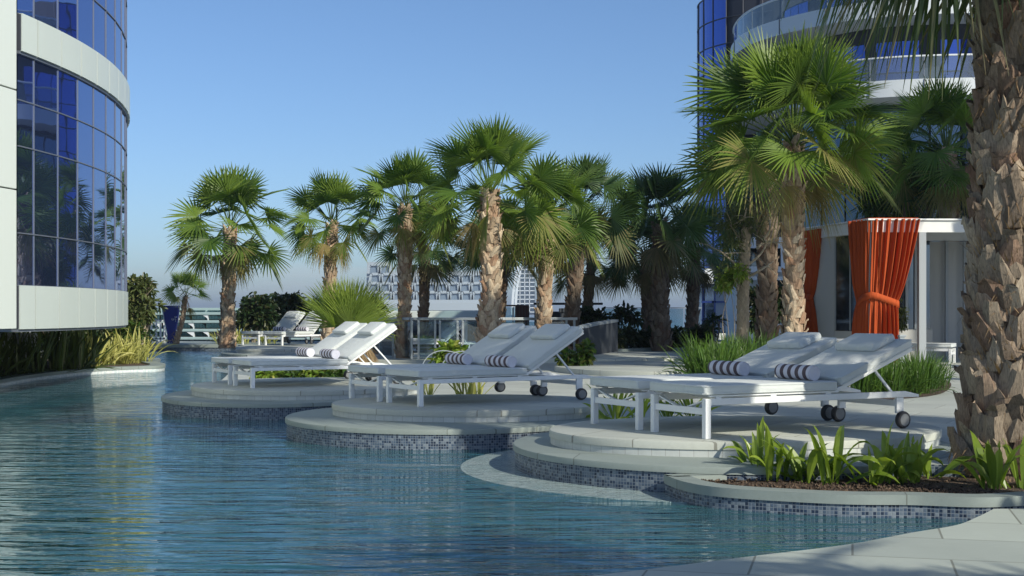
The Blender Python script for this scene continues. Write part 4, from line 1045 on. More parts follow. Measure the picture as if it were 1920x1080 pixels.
# ---------------------------------------------------------------- railing in the middle
rl = thing('glass_railing', 'long grey glass railing with paired posts across the middle', 'railing', (*at(880,668,ZD)[:2], ZD))
def rp(px): # the line of the railing bends towards the camera in its middle
    Y = np.interp(px, [690,770,905,1080], [30,27.5,27,27.5]); return np.array([X(px,Y), Y])
zt = 1.03
mb = MB(); pts_ = [rp(x) for x in (692,770,905,1000,1082)]
for p, q in zip(pts_[:-1], pts_[1:]): mb.bar((*p,zt), (*q,zt), .07, .055)
mb.build('top_rail', M['grey_metal'], rl, bevel=.006)
for px in (712,737,746,772,785,816,825,858,868,1062,1077):
    p = rp(px); mb = MB(); mb.box((*p,(zt+ZD)/2-.01), (.045,.06,zt-ZD-.03)); mb.build('post', M['grey_metal'], rl, bevel=.004)
for a_, b_ in ((694,735),(748,770),(787,814),(827,856),(870,985),(988,1060)):
    p, q = rp(a_), rp(b_); mb = MB(); mb.bar((*p,.60), (*q,.60), .012, .74); mb.build('glass_panel', M['rail_glass'], rl)
mb = MB(); p, q = rp(746), rp(868); mb.bar((*(p+np.array([0,.3])),.42), (*(q+np.array([0,.3])),.42), .03, .03); mb.build('low_bar', M['grey_metal'], rl)
# loungers behind the railing
pair(0, 0, 12, .9, 40, ('white lounger behind the railing glass, the nearer one', 'white lounger behind the railing glass, the further one'), ('',''), P=(X(752,31.5),31.5,ZD), towels=False)
# white arched tubular chairs
ac = thing('arched_side_frame', 'low arched white tube frame before the railing', 'garden frame', (*at(805,690,ZD)[:2], ZD))
c = at(818, 690, ZD); mb = MB()
for dx in (0,.35): mb.tube(smooth_open([(c[0]-.28+dx,c[1]-dx,ZD),(c[0]-.12+dx,c[1]-dx,ZD+.22),(c[0]+.12+dx,c[1]-dx,ZD+.3),(c[0]+.45+dx,c[1]-dx,ZD+.22),(c[0]+.6+dx,c[1]-dx,ZD+.04)],5), .009, 8)
mb.build('tube_frame', M['grey_metal'], ac, 60)
# big-leaf plants by the railing
small_tree('bright big leaved plant in front of the railing beside the arched frame', 845, 23.5, ((832,668,16,14),(858,662,18,12),(872,672,12,10),(845,655,14,8)), 420, .17, 'lily', 'twig', .2, 'big_leaf_plant', aspect=.5, cat='plant', r=.012)
small_tree('big leaved plant at the right end of the railing', 1092, 22, ((1092,668,12,12),(1100,655,9,12),(1085,680,10,8),(1062,672,10,14)), 330, .15, 'shrub', 'twig', .2, 'big_leaf_plant', aspect=.55, cat='plant', r=.012)
for i, (px, Y) in enumerate(((725,32.5),(760,33),(795,32.2),(830,32.8))):
    small_tree('low yellow green hedge plant behind the railing, %s from the left' % ORD[i], px, Y, ((px,642,18,8),(px+10,638,14,7)), 480, .12, 'olive_shrub' if i%2 else 'lily', 'twig', .2, 'hedge_plant', cat='plant', r=.01, group='hedge plants behind the railing')
# dark render walls right of the railing
mb = MB(); wp = smooth_open([(X(1086,26.5),26.5),(X(1110,27.5),27.5),(X(1148,29.5),29.5)], 6)
ww = [tuple(p) for p in wp]+[tuple(p+np.array([.15,.35])) for p in wp[::-1]]
zt0 = [Z(616,26.5), Z(604,29.5)]
n = len(ww); m2 = len(wp); zz = [zt0[0]+(zt0[1]-zt0[0])*i/(m2-1) for i in range(m2)]; zz = zz+zz[::-1]
mb.add([(*p,ZD) for p in ww]+[(*p,z) for p,z in zip(ww,zz)], [(i,(i+1)%n,(i+1)%n+n,i+n) for i in range(n)]+[tuple(range(n,2*n))]); gw = thing('garden_wall', 'low curved dark grey wall right of the railing', 'wall', (*wp[3],ZD)); mb.build('wall_body', M['concrete_dark'], gw, 40)
mb = MB(); cw = [tuple(p+np.array([-.02,-.04])) for p in wp]+[tuple(p+np.array([.17,.39])) for p in wp[::-1]]
mb.add([(*p,z+.003) for p,z in zip(cw,zz)]+[(*p,z+.06) for p,z in zip(cw,zz)], [(i,(i+1)%n,(i+1)%n+n,i+n) for i in range(n)]+[tuple(range(n,2*n)),tuple(range(n-1,-1,-1))]); mb.build('wall_coping', M['grey_metal'], gw, 40)
mb = MB(); mb.box((X(1065,36),36,(Z(597,36)+.2)/2+.0),(X(1128,36)-X(1002,36),.3,Z(571,36)-.2)); mb.box((X(1065,36),35.99,Z(571,36)+.02),(X(1129,36)-X(1000,36),.36,.06)); tag(mb.build('screen_wall',M['concrete_dark'],bevel=.01),'grey screen wall behind the right half of the railing','wall')
mb = MB(); mb.box((X(1065,31.5),31.5,(Z(582,31.5)+.2)/2),(.36,.3,Z(582,31.5)-.2)); mb.box((X(1065,31.5),31.5,Z(582,31.5)+.0),(.42,.36,.1)); tag(mb.build('stone_post',M['concrete_dark'],bevel=.01),'squat grey post with cap at the right end of the railing','post')
mx_ = thing('planter_box','tall dark maroon box behind the railing left of a lit trunk','box',(X(979,34),34,ZD))
mb = MB(); mb.box((X(979,34),34,(Z(572,34)+ZD)/2),(.36,.36,Z(572,34)-ZD)); mb.build('box_body',M['maroon'],mx_,bevel=.01)
mb = MB()
for k in range(5): mb.box((X(968,34)+k*.075,33.81,(Z(572,34)+ZD)/2),(.012,.012,Z(572,34)-ZD-.05))
mb.build('rib',M['joint'],mx_)
hr = thing('timber_handrail','thin brown handrail with glass behind the thickest middle trunk','railing',(X(955,36),36,ZD))
mb = MB(); mb.box((X(955,36),36,Z(573,36)),(.75,.06,.045)); mb.build('handrail',M['bark_dark'],hr)
mb = MB(); mb.box((X(955,36),36,.75),(.72,.015,1.1)); mb.build('glass_panel',M['rail_glass'],hr)
for px in (935,962): mb = MB(); mb.box((X(px,36),36,.75),(.04,.05,1.1)); mb.build('post',M['grey_metal'],hr)
# glass parapet at the right, towards the sea
gp = thing('glass_parapet','clear glass parapet before the sea between the shaded palm trunks','railing',(X(1230,42),42,ZD))
for a_, b_ in ((1130,1180),(1181,1231),(1232,1282),(1283,1314)):
    mb = MB(); mb.box(((X(a_,42)+X(b_,42))/2,42,.75),(X(b_,42)-X(a_,42)-.02,.015,1.05)); mb.build('glass_panel',M['rail_glass'],gp)
mb = MB(); mb.box((X(1222,42),42,1.3),(X(1315,42)-X(1128,42),.05,.03)); mb.build('top_rail',M['grey_metal'],gp)
# dark shrubs below the shaded palms
for i,(px,Y,rx,top_) in enumerate(((1118,30,18,628),(1145,31,22,622),(1172,31.5,24,618),(1205,32,22,622),(1262,32,26,618),(1295,32.5,20,624),(1318,31,16,612))):
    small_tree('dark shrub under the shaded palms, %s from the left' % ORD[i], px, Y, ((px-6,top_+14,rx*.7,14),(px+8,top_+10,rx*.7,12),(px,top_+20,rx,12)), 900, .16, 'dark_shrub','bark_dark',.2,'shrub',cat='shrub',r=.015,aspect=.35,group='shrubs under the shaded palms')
small_tree('open twiggy shrub with pale sky behind it, right of the dark wall', 1165, 32, ((1160,590,16,10),(1178,582,14,8),(1150,600,14,8),(1188,598,12,8)), 300, .2, 'dark_shrub','bark_dark',.3,'open_shrub',whorl=4,cat='shrub',r=.015,aspect=.4)
small_tree('spreading shrub above the dark curved wall', 1110, 33, ((1100,588,16,8),(1122,592,16,8),(1112,598,16,8)), 420, .18, 'dark_shrub','bark_dark',.3,'open_shrub',whorl=4,cat='shrub',r=.015,aspect=.4)
small_tree('small dark cycad like plant before the pale blue podium', 1340, 30, ((1335,600,10,6),(1348,602,9,6)), 90, .2, 'dark_shrub','bark_dark',.3,'open_shrub',whorl=6,cat='shrub',r=.03,aspect=.2)
# curved steps in the deck
for i,(pts,z0,lb_) in enumerate(((((1095,668),(1200,660),(1330,662)),.2,'lower curved shallow step across the shaded deck'),(((1100,657),(1220,653),(1320,654)),.26,'upper curved shallow step across the shaded deck'))):
    e_ = smooth_open([at(x,y,z0+.06)[:2] for x,y in pts],6); o = [tuple(p) for p in e_]+[(e_[-1][0]+1,e_[-1][1]+3+i),(e_[0][0]-.0,e_[0][1]+3+i)]
    mb = MB(); slab(mb, resample(o,.5), z0+.003*(1-i), z0+.06); tag(mb.build('deck_step',M['coping'],None,40),lb_,'step','shallow deck steps')
for i,(x,y,a_,b_,lb_) in enumerate(((2.4,22.0,1.7,2.2,'flat round deck disc nearest the grass mound'),(1.4,27.5,2.6,2.4,'flat round deck disc below the shaded palms'))):
    mb = MB(); slab(mb, ellipse(x,y,a_,b_), ZD+.002, ZD+.085); tag(mb.build('deck_disc',M['deck'],None,40),lb_,'step','round deck discs')
# ---------------------------------------------------------------- right-hand building
rb = thing('balcony_tower', 'tall right building with curved white balconies and blue glass', 'building', (12, 45, -2))
def offs(P, d):
    t = np.gradient(P, axis=0); t /= np.linalg.norm(t,axis=1)[:,None]; return P+d*np.stack([-t[:,1],t[:,0]],1)
sc_ = smooth_open([(9.0,50.2),(7.66,46.5),(7.36,43.7),(7.85,41.4),(9.24,39.3),(10.8,38.2),(13.1,37.75),(15.5,37.9),(16.8,38.9)], 7)
RC = [(16.8,50.2)]; ins = offs(sc_, 1.45)
for zf in (7.33, 9.64):
    mb = MB(); mb.prism(np.array([tuple(p) for p in sc_]+RC), zf, zf+.48, top=True, bottom=True); mb.build('balcony_slab', M['fascia'], rb, 30)
    for i in range(3, len(sc_)-1, 5):
        p = offs(sc_,-.008)[i]; mb = MB(); mb.box((*p, zf+.24), (.022,.022,.46)); mb.build('fascia_joint', M['joint'], rb)
    g = offs(sc_, .10); mb = MB(); n = len(g)
    v = [(*p, zf+.485) for p in g]+[(*p, zf+1.13) for p in g]; mb.add(v, [(i,i+1,i+1+n,i+n) for i in range(n-1)]); mb.build('glass_railing', M['balcony_glass'], rb, 60)
    mb = MB(); mb.tube([(*p, zf+1.15) for p in g], .03, 6); mb.build('handrail', M['far_white'], rb, 60)
    for i in range(3, len(g)-1, 5):
        mb = MB(); mb.box((*g[i], zf+.8), (.02,.02,.66)); mb.build('railing_post', M['mullion'], rb)
    n = len(ins); zt_ = min(zf+2.31, 10.95)
    mb = MB(); v = [(*p, zf+.48) for p in ins]+[(*p, zt_) for p in ins]; mb.add(v, [(i,i+1,i+1+n,i+n) for i in range(n-1)]); mb.build('recessed_wall', M['core'], rb, 60)
    wv = offs(sc_, 1.42); zt_ = min(zf+1.85, 10.9)
    for i in range(6, len(wv)-3, 2):
        if (i//2) % 4 == 3: continue
        p, q = wv[i], wv[i+2]; p, q = p+(q-p)*.03, q-(q-p)*.03
        mb = MB(); mb.add([(*p,zf+.49),(*q,zf+.49),(*q,zt_),(*p,zt_)], [(0,1,2,3)]); mb.build('window', M['tower_glass'], rb)
mb = MB(); mb.prism([tuple(p) for p in offs(sc_,1.58)]+RC, -2, 10.95); mb.build('core', M['core'], rb)
wv = offs(sc_, 1.42)
for zf in (.25, 3.15, 5.4):
    for i in range(6, len(wv)-3, 3):
        p, q = wv[i], wv[i+3]; p, q = p+(q-p)*.04, q-(q-p)*.04
        mb = MB(); mb.add([(*p,zf+.05),(*q,zf+.05),(*q,zf+1.8),(*p,zf+1.8)], [(0,1,2,3)]); mb.build('window', M['dark_glass'], rb)
tw_ = thing('glass_tower', 'round blue glass tower with gridded panes left of the balconies', 'tower', (10.1, 49, -7))
TC = np.array([10.13, 48.84]); TR = 3.3
an = np.radians(np.arange(168, 280, 12.5)); zr = np.arange(-.33, 12.7, .911)
def tp(a, r=TR): return TC+r*np.array([cos(a), sin(a)])
for z0, z1 in zip(zr[:-1], zr[1:]):
    for a0, a1 in zip(an[:4], an[1:5]):
        mb = MB(); k = 3; aa = np.linspace(a0, a1, k+1); tl = rng.normal()*.004
        v = [(*tp(x), z0) for x in aa]+[(*tp(x, TR+tl), z1) for x in aa]; mb.add(v, [(i,i+1,i+2+k,i+1+k) for i in range(k)]); mb.build('window', M['tower_glass'], tw_)
mb = MB()
for z in zr:
    for a0 in np.arange(an[0], an[6], .1): mb.bar((*tp(a0,TR+.012),z), (*tp(a0+.1,TR+.012),z), .03, .03)
for a in an: mb.bar((*tp(a,TR+.012),-7), (*tp(a,TR+.012),12.4), .03, .03)
mb.build('mullion_grid', M['joint'], tw_)
mb = MB(); mb.prism([tuple(tp(a,TR-.05)) for a in np.linspace(0,2*pi,40)[:-1]], -7, 12.4); mb.build('core', M['core'], tw_)
# pale podium bay at its foot
pb = thing('podium_bay', 'pale glazed bay with blue frames at the foot of the round tower', 'bay', (X(1357,42.5), 42.5, -1))
Yp = 42.5
for i,(a_,b_) in enumerate(((1320,1339),(1340.5,1371),(1372.5,1379))):
    for j,(y0,y1) in enumerate(((535,565),(567,599),(601,622))):
        mb = MB(); dz = .3*(i==0); mb.add([(X(a_,Yp),Yp+dz,Z(y1,Yp)),(X(b_,Yp),Yp,Z(y1,Yp)),(X(b_,Yp),Yp,Z(y0,Yp)),(X(a_,Yp),Yp+dz,Z(y0,Yp))],[(0,1,2,3)]); mb.build('window',M['pale_glass'],pb)
mb = MB()
for px in (1319.5,1339.7,1371.7,1380): mb.box((X(px,Yp),Yp-.02+.3*(px<1325),Z(575,Yp)),(.05,.1,2.1))
for y in (534,566,600,623): mb.bar((X(1319,Yp),Yp+.28,Z(y,Yp)),(X(1340,Yp),Yp-.02,Z(y,Yp)),.1,.06); mb.box((X(1360,Yp),Yp-.02,Z(y,Yp)),(.70,.1,.06))
mb.build('frame',M['tower_glass'],pb)
mb = MB(); mb.box((X(1356,Yp),Yp+1.4,Z(570,Yp)),(1.0,1.6,2.3)); mb.build('wall',M['far_white'],pb)
pw = thing('podium_house','white walled low block with dark openings behind the palm trunks','building',(X(1445,36.6),36.6,0)); Yq=36.6
mb = MB(); mb.box((X(1470,Yq),Yq+1,Z(560,Yq)),(X(1560,Yq)-X(1381,Yq),1.6,3.4)); mb.build('wall',M['far_white'],pw)
mb = MB(); mb.box((X(1440,Yq),Yq+.1,Z(505,Yq)),(2.2,.3,.16)); mb.box((X(1440,Yq),Yq+.05,Z(522,Yq)),(2.2,.4,.1)); mb.build('canopy',M['far_white'],pw)
mb = MB(); mb.box((X(1425,Yq),Yq+.2,Z(486,Yq)),(1.2,.1,.62)); mb.build('window',M['dark_glass'],pw)
mb = MB(); mb.box((X(1462,Yq),Yq+.2,Z(560,Yq)),(.9,.1,1.2)); mb.build('window',M['dark_glass'],pw)
# unseen building block, added to shade the palms behind the deck
ow = thing('added_shade_wing', 'unseen blue glass wing added to shade the palms behind the deck', 'building', (24, 12.5, 0))
mb = MB(); mb.prism([(19.8,11.2),(29,9.5),(30,14),(20.3,15)], 0, 27, bottom=True); mb.build('wall', M['fascia'], ow)
dW = unit(np.array([1.,7.,0])); 
for z in np.arange(1.0,25,2.6):
    for k in range(4):
        a_ = np.array([19.76,11.2])+np.array([.5,3.8])*(k+.06)/4; b_ = np.array([19.76,11.2])+np.array([.5,3.8])*(k+.94)/4
        mb = MB(); mb.add([(a_[0]-.02,a_[1],z),(b_[0]-.02,b_[1],z),(b_[0]-.02,b_[1],z+2),(a_[0]-.02,a_[1],z+2)],[(0,3,2,1)]); mb.build('window',M['tower_glass'],ow)
# ---------------------------------------------------------------- cabana
K = np.array([X(1632,23), 23.0]); Yk = 23.0
cb = thing('cabana', 'white pool cabana with orange curtains behind the right loungers', 'cabana', (K[0]+1.2, 24.2, ZD))
zr0 = 2.78
S1 = np.array([X(1508,25.6), 25.6])            # back-left corner
E1 = np.array([9.6, 23.15]); E2 = np.array([9.3, 25.8])
def prismpoly(mb, o, z0, z1): mb.prism(o, z0, z1, bottom=True)
mb = MB(); slab(mb, resample([K+np.array([-.06,-.08]), E1+np.array([.1,-.08]), E2+np.array([.1,.1]), S1+np.array([-.08,.1])],.3), zr0-.03, zr0, .01); mb.build('roof', M['cabana_white'], cb)
mb = MB()
def beam(mb,p,q,z,h=.2,w_=.09): mb.bar((*p,z),(*q,z),w_,h)
beam(mb,K,E1,zr0-.135); beam(mb,K,S1,zr0-.135); beam(mb,S1,E2,zr0-.135); beam(mb,E1,E2,zr0-.135)
mb.build('roof_beam', M['cabana_white'], cb, bevel=.004)
col2 = np.array([X(1728,23.05),23.05])
for p in (K+np.array([.03,.05]), col2, E1, S1, E2):
    mb = MB(); mb.box((*p,(ZD+zr0-.235)/2),(.125,.125,zr0-.235-ZD)); mb.build('post',M['cabana_frame'],cb,bevel=.005)
# side face from K to S1: white wall panel with window
dS = (S1-K)/np.linalg.norm(S1-K); LS = np.linalg.norm(S1-K)
def side(s): return K+dS*s*LS
mb = MB()
def wallp(mb,s0,s1,z0,z1,off=.0): 
    a_,b_=side(s0)+np.array([off,0]),side(s1)+np.array([off,0]); mb.bar((*a_,(z0+z1)/2),(*b_,(z0+z1)/2),.05,z1-z0)
wallp(mb,.50,.97,ZD,zr0-.24); wallp(mb,.04,.497,ZD,.82)
mb.build('side_wall',M['cabana_panel'],cb)
mb = MB(); wallp(mb,.06,.49,.83,zr0-.245,.01); mb.build('window',M['dark_glass'],cb)
mb = MB()
for s in (.06,.27,.49): p=side(s); mb.box((*p,(.83+zr0-.24)/2),(.05,.05,zr0-1.09))
mb.build('window_frame',M['cabana_frame'],cb)
# back wall and interior panels
mb = MB(); mb.bar((*(S1+np.array([.1,0.0])),(ZD+zr0-.25)/2),(*(E2),(ZD+zr0-.25)/2),.06,zr0-.25-ZD); mb.build('back_wall',M['cabana_panel'],cb)
mb = MB()
for px in (1735,1781,1815): 
    Yb=25.4; mb.box((X(px,Yb),Yb+.2,(ZD+zr0-.25)/2),(.05,.06,zr0-.26-ZD))
mb.build('panel_batten',M['cabana_frame'],cb)
# inner partition with door and window between curtain and post
mb = MB(); Yi=25.15; mb.box((X(1705,Yi),Yi,.52),(X(1745,Yi)-X(1660,Yi),.06,.64)); mb.build('low_partition',M['cabana_panel'],cb)
mb = MB(); mb.box((X(1703,Yi),Yi,1.68),(X(1742,Yi)-X(1662,Yi),.02,1.66)); mb.build('partition_window',M['dark_glass'],cb)
mb = MB()
for px in (1699,1716,1724): mb.box((X(px,Yi),Yi-.03,1.68),(.05 if px<1720 else .025,.05,1.66))
mb.build('partition_frame',M['cabana_frame'],cb)
# slatted roof louvre over the side wall: casts the striped light
mb = MB()
for i in range(16):
    s=.08+i*.055; p=side(s)+np.array([.05,0]); q=p+np.array([1.05,.25]); mb.bar((*p,zr0-.05),(*q,zr0-.05),.06,.02)
mb.build('louvre',M['cabana_white'],cb)
# deck slab inside
mb = MB(); slab(mb, resample([K+np.array([.0,.03]),E1,E2,S1],.3), ZD+.002, ZD+.04); mb.build('floor_slab',M['deck'],cb)
# curtains: wavy surfaces
def curtain(name, prof, zs, path, folds, parent, amp=.05, tie=None, nseg=150):
    """path(s)->xy along the rail 0..1; prof(z)->(s0,s1) extent; folds wave"""
    mb=MB(); v=[]; nz=len(zs)
    ph=rng.uniform(0,6,folds)
    for z in zs:
        s0,s1=prof(z); 
        for i in range(nseg+1):
            u=i/nseg; s=s0+(s1-s0)*u; p=path(s); 
            dd=path(min(s+.01,1.2))-path(s-.01); dd=dd/np.linalg.norm(dd); nrm=np.array([dd[1],-dd[0]])
            w_=sin(2*pi*folds*u+1.9*sin(5*u+z*.5)+1.1*sin(12*u+1)+.3*z)*(.75+.5*sin(7*u+2))+.35*sin(2*pi*folds*2.3*u+1.3+z*.9)
            k=amp*(.55+.45*((s1-s0)))*(1-.6*math.exp(-((z-1.36)/.16)**2))
            v.append((*(p+nrm*(w_*k+.06)),z))
    f=[(j*(nseg+1)+i,j*(nseg+1)+i+1,(j+1)*(nseg+1)+i+1,(j+1)*(nseg+1)+i) for j in range(nz-1) for i in range(nseg)]
    mb.add(v,f); o=mb.build(name,M['curtain'],parent,180)
    sd=o.modifiers.new('thick','SOLIDIFY'); sd.thickness=.008
    return o
LF=np.linalg.norm(col2-K)
def path_main(s):   # s<0 along the side face, s>0 along the front
    r=.10
    p=K+dS*(-s)*1.0 if s<0 else K+np.array([s,.03*s])
    if abs(s)<r: 
        t=(s+r)/(2*r); a_=K+dS*r; b_=K+np.array([r,0]); p=(1-t)**2*a_+2*t*(1-t)*K+t*t*b_
    return p
s_r=(X(1722,23)-K[0])
zt_=zr0-.01; zl_=.27
def prof_main(z):
    top=(-.62,s_r); tiez=1.35; mid=(-.36,X(1681,23)-K[0]); bot=(-.42,X(1684,23)-K[0])
    if z>tiez:
        t=((z-tiez)/(zt_-tiez)); e=t**.65; e2=t**.75; return (mid[0]+(top[0]-mid[0])*e, mid[1]+(top[1]-mid[1])*e2)
    t=(tiez-z)/(tiez-zl_); e=min(1,t*1.6)**.7; return (mid[0]+(bot[0]-mid[0])*e, mid[1]+(bot[1]-mid[1])*e)
cu=thing('curtain','wide orange curtain tied back at the near corner of the cabana','curtain',(K[0],K[1],zl_),'orange cabana curtains')
zs=np.concatenate([np.linspace(zl_,1.25,14),np.linspace(1.28,1.42,6),np.linspace(1.46,zt_-.1,16),[zt_-.07,zt_-.05,zt_-.03,zt_]])
curtain('drape',prof_main,zs,path_main,13,cu,.058)
def tieband(parent,path,s0,s1,zf,h=.12,off=.10,amp=.01):
    mb=MB(); v=[]; n=50
    for i in range(n+1):
        u=i/n; s=s0+(s1-s0)*u; p=path(s); dd=path(s+.01)-path(s-.01); dd/=np.linalg.norm(dd); nr=np.array([dd[1],-dd[0]]); z=zf(u)
        e=off*(1-.55*(2*u-1)**6)
        v+=[(*(p+nr*e),z-h/2),(*(p+nr*e),z+h/2)]
    mb.add(v,[(2*i,2*i+2,2*i+3,2*i+1) for i in range(n)]); o=mb.build('tieback',M['curtain'],parent,180); sd=o.modifiers.new('t','SOLIDIFY'); sd.thickness=.012
m0=prof_main(1.35)
tieband(cu,path_main,m0[0]-.03,m0[1]+.04,lambda u: 1.30+.16*(1-abs(u-.48)/.52))
mb=MB(); tp_=[ (*(path_main(s)),zt_+.012) for s in np.linspace(-.62,s_r,30)]; 
for p,q in zip(tp_[:-1],tp_[1:]): mb.bar(p,q,.05,.03)
mb.build('heading_tape',M['curtain'],cu)
path_b=lambda s: S1+np.array([.02,-.1])-dS*s
def prof_b(z):
    tiez=1.45
    if z>tiez: t=((z-tiez)/(2.72-tiez))**.6; return (.0+.1*(1-t),.36+.40*t)
    t=min(1,(tiez-z)/(tiez-.3)*1.5)**.7; return (.10-.08*t,.36+.22*t)
c2=thing('curtain','narrow orange curtain with striped light at the far left corner of the cabana','curtain',(S1[0],S1[1],.3),'orange cabana curtains')
curtain('drape',prof_b,np.concatenate([np.linspace(.3,1.4,12),np.linspace(1.43,2.72,14)]),path_b,6,c2,.045,nseg=80)
tieband(c2,path_b,.06,.40,lambda u:1.45,.12,.11)
# bush seen through the cabana, right loungers in the shade of it
small_tree('small plant with sunlit leaves in a dark window behind the orange curtain', 1692, 24.15, ((1692,590,7,20),(1690,610,7,10)), 160, .09,'olive_shrub','twig',.24,'potted_plant',cat='plant',r=.008)
lo=make_lounger('white lounger inside the cabana right of the corner post',radians(30),group='white sun loungers on the platforms'); lo.rotation_euler=(0,0,radians(155))
_w=np.array([-sin(radians(155)),cos(radians(155))])*.63; lo.location=(X(1784,23.6)-_w[0],23.6-_w[1],ZD+.045)
tbk=thing('side_table','round white side table rim behind the right lounger pillow','table',(*atY(1575,640,21.5)[:2],ZD)); c=tbk.location
mb=MB(); mb.lathe([(.005,.50),(.30,.50),(.34,.515),(.345,.53),(.33,.535),(.005,.53)],(c[0],c[1],ZD),28); mb.build('table_top',M['white_metal'],tbk,40)
mb=MB(); mb.lathe([(.2,0),(.2,.015),(.03,.03),(.025,.45),(.15,.50)],(c[0],c[1],ZD),20); mb.build('pedestal',M['white_metal'],tbk,40)
bl=thing('grey_bollard','short grey post standing in the grass before the cabana','bollard',(X(1692,19.5),19.5,ZD))
mb=MB(); mb.box((X(1690,19.5),19.5,.5),(.075,.09,.62)); mb.build('post',M['grey_metal'],bl,bevel=.008); mb=MB(); mb.box((X(1697,19.5),19.46,.47),(.03,.03,.60)); mb.box((X(1691,19.5),19.5,.82),(.1,.11,.03)); mb.build('cap',M['grey_metal'],bl,bevel=.005)
# trees behind the cabana
small_tree('dense dark tree behind the cabana roof, left half', 1690, 29, ((1650,370,40,45),(1700,330,45,50),(1690,390,50,30),(1740,350,40,45),(1620,320,30,40)), 3200, .2,'shrub','bark_dark',.2,'broadleaf_tree',aspect=.25,r=.07)
small_tree('dense dark tree behind the cabana roof, against the big trunk', 1800, 30, ((1790,360,45,40),(1830,330,40,50),(1780,400,50,25),(1760,300,30,40)), 2600, .2,'dark_shrub','bark_dark',.2,'broadleaf_tree',aspect=.25,r=.07)
# wispy pale tree left of the large palm
wt=thing('wispy_tree','pale trunked wispy tree with bare twigs left of the largest bushy palm','tree',(X(1390,22),22,ZD))
b0=np.array([X(1391,22),22,ZD]); t0=atY(1395,500,22); mb=trunk_mesh([b0,(b0+t0)/2,t0,atY(1400,425,22)],[.12,.10,.095,.08],70,.08,.06,.008); 
for (x,y),(x2,y2) in (((1398,500),(1450,430)),((1398,480),(1360,410)),((1420,465),(1465,455)),((1400,450),(1400,390)),((1430,450),(1440,400)),((1400,520),(1450,490)),((1396,510),(1350,470))):
    P=smooth_open([atY(x,y,22),(atY(x,y,22)+atY(x2,y2,22))/2+rng.normal(size=3)*.06,atY(x2,y2,22+rng.normal()*.3)],4); mb.tube(P,np.linspace(.028,.007,len(P)),6,(.8,0,.1))
    for _ in range(5): q=P[-3]+rng.normal(size=3)*.22; mb.tube([P[-3],(P[-3]+q)/2+rng.normal(size=3)*.03,q],[.008,.005,.003],5,(.8,0,.1))
mb.build('trunk',M['twig'],wt,60)
mb=MB(); leaf_cloud(mb,[(atY(1385,405,22),(.24,.24,.24)),(atY(1410,425,22),(.2,.2,.2)),(atY(1360,420,22),(.2,.2,.22)),(atY(1375,460,22),(.22,.2,.2)),(atY(1375,510,22),(.25,.2,.2)),(atY(1355,530,22),(.14,.14,.14))],1700,.12,.16); mb.build('crown',M['olive_shrub'],wt)
small_tree('bright leafy shoots growing low on the wispy tree trunk',1372,21.8,((1368,520,18,14),(1385,510,14,12),(1355,535,14,10)),420,.1,'lily','twig',.2,'shrub',cat='shrub',r=.01)
small_tree('dark bush between the brown trunk and the largest palm trunk',1425,24.5,((1415,560,20,22),(1440,580,22,22),(1460,560,18,22),(1420,600,22,16)),1200,.15,'dark_shrub','bark_dark',.2,'shrub',cat='shrub',r=.02)
# ---------------------------------------------------------------- grass mounds
protoG=[strap_clump(170,.62,.022,1.3,.85,.04,.16,7).build('foliage',M['grass'],None) for _ in range(3)]
sp=[];lab=[]
for i,(px,Y) in enumerate(((1322,18.0),(1345,17.3),(1368,18.0),(1395,18.6),(1420,19.2),(1352,19.3),(1380,20.2),(1412,20.6),(1450,20.0))):
    sp.append((X(px,Y),Y,ZD,.92+.2*rng.random())); lab.append('bright green arching grass clump left of the nearest loungers, %s in its mound' % ORD[i])
copies(protoG,'grass_clump','grass clump','arching grass mound left of the loungers',sp,lab)
sp=[];lab=[]
for i,(px,Y) in enumerate(((1615,15.5),(1640,16.5),(1668,15.6),(1695,16.6),(1720,15.8),(1748,16.8),(1655,18),(1722,18.2))):
    sp.append((X(px,Y),Y,ZD,.68+.12*rng.random())); lab.append('fresh green arching grass clump behind the nearest lounger before the cabana, %s in its row' % ORD[i])
copies([strap_clump(170,.58,.02,1.3,.85,.04,.16,7).build('foliage',M['grass'],None) for _ in range(2)],'grass_clump','grass clump','arching grass row before the cabana',sp,lab)
mb=MB(); o=smooth_closed([(X(1300,18),17.2),(X(1350,16.6),16.6),(X(1440,18.4),18.2),(X(1480,21),21),(X(1400,22),23),(X(1320,21),21)],6); mb.add([(*p,ZD+.006) for p in o],[tuple(range(len(o)))]); struct(mb.build('soil_patch',M['soil']))
mb=MB(); o=smooth_closed([(X(1590,15),14.9),(X(1680,14.8),14.8),(X(1770,16),16),(X(1770,19),19),(X(1640,19.5),19.5)],6); mb.add([(*p,ZD+.006) for p in o],[tuple(range(len(o)))]); struct(mb.build('soil_patch',M['soil']))
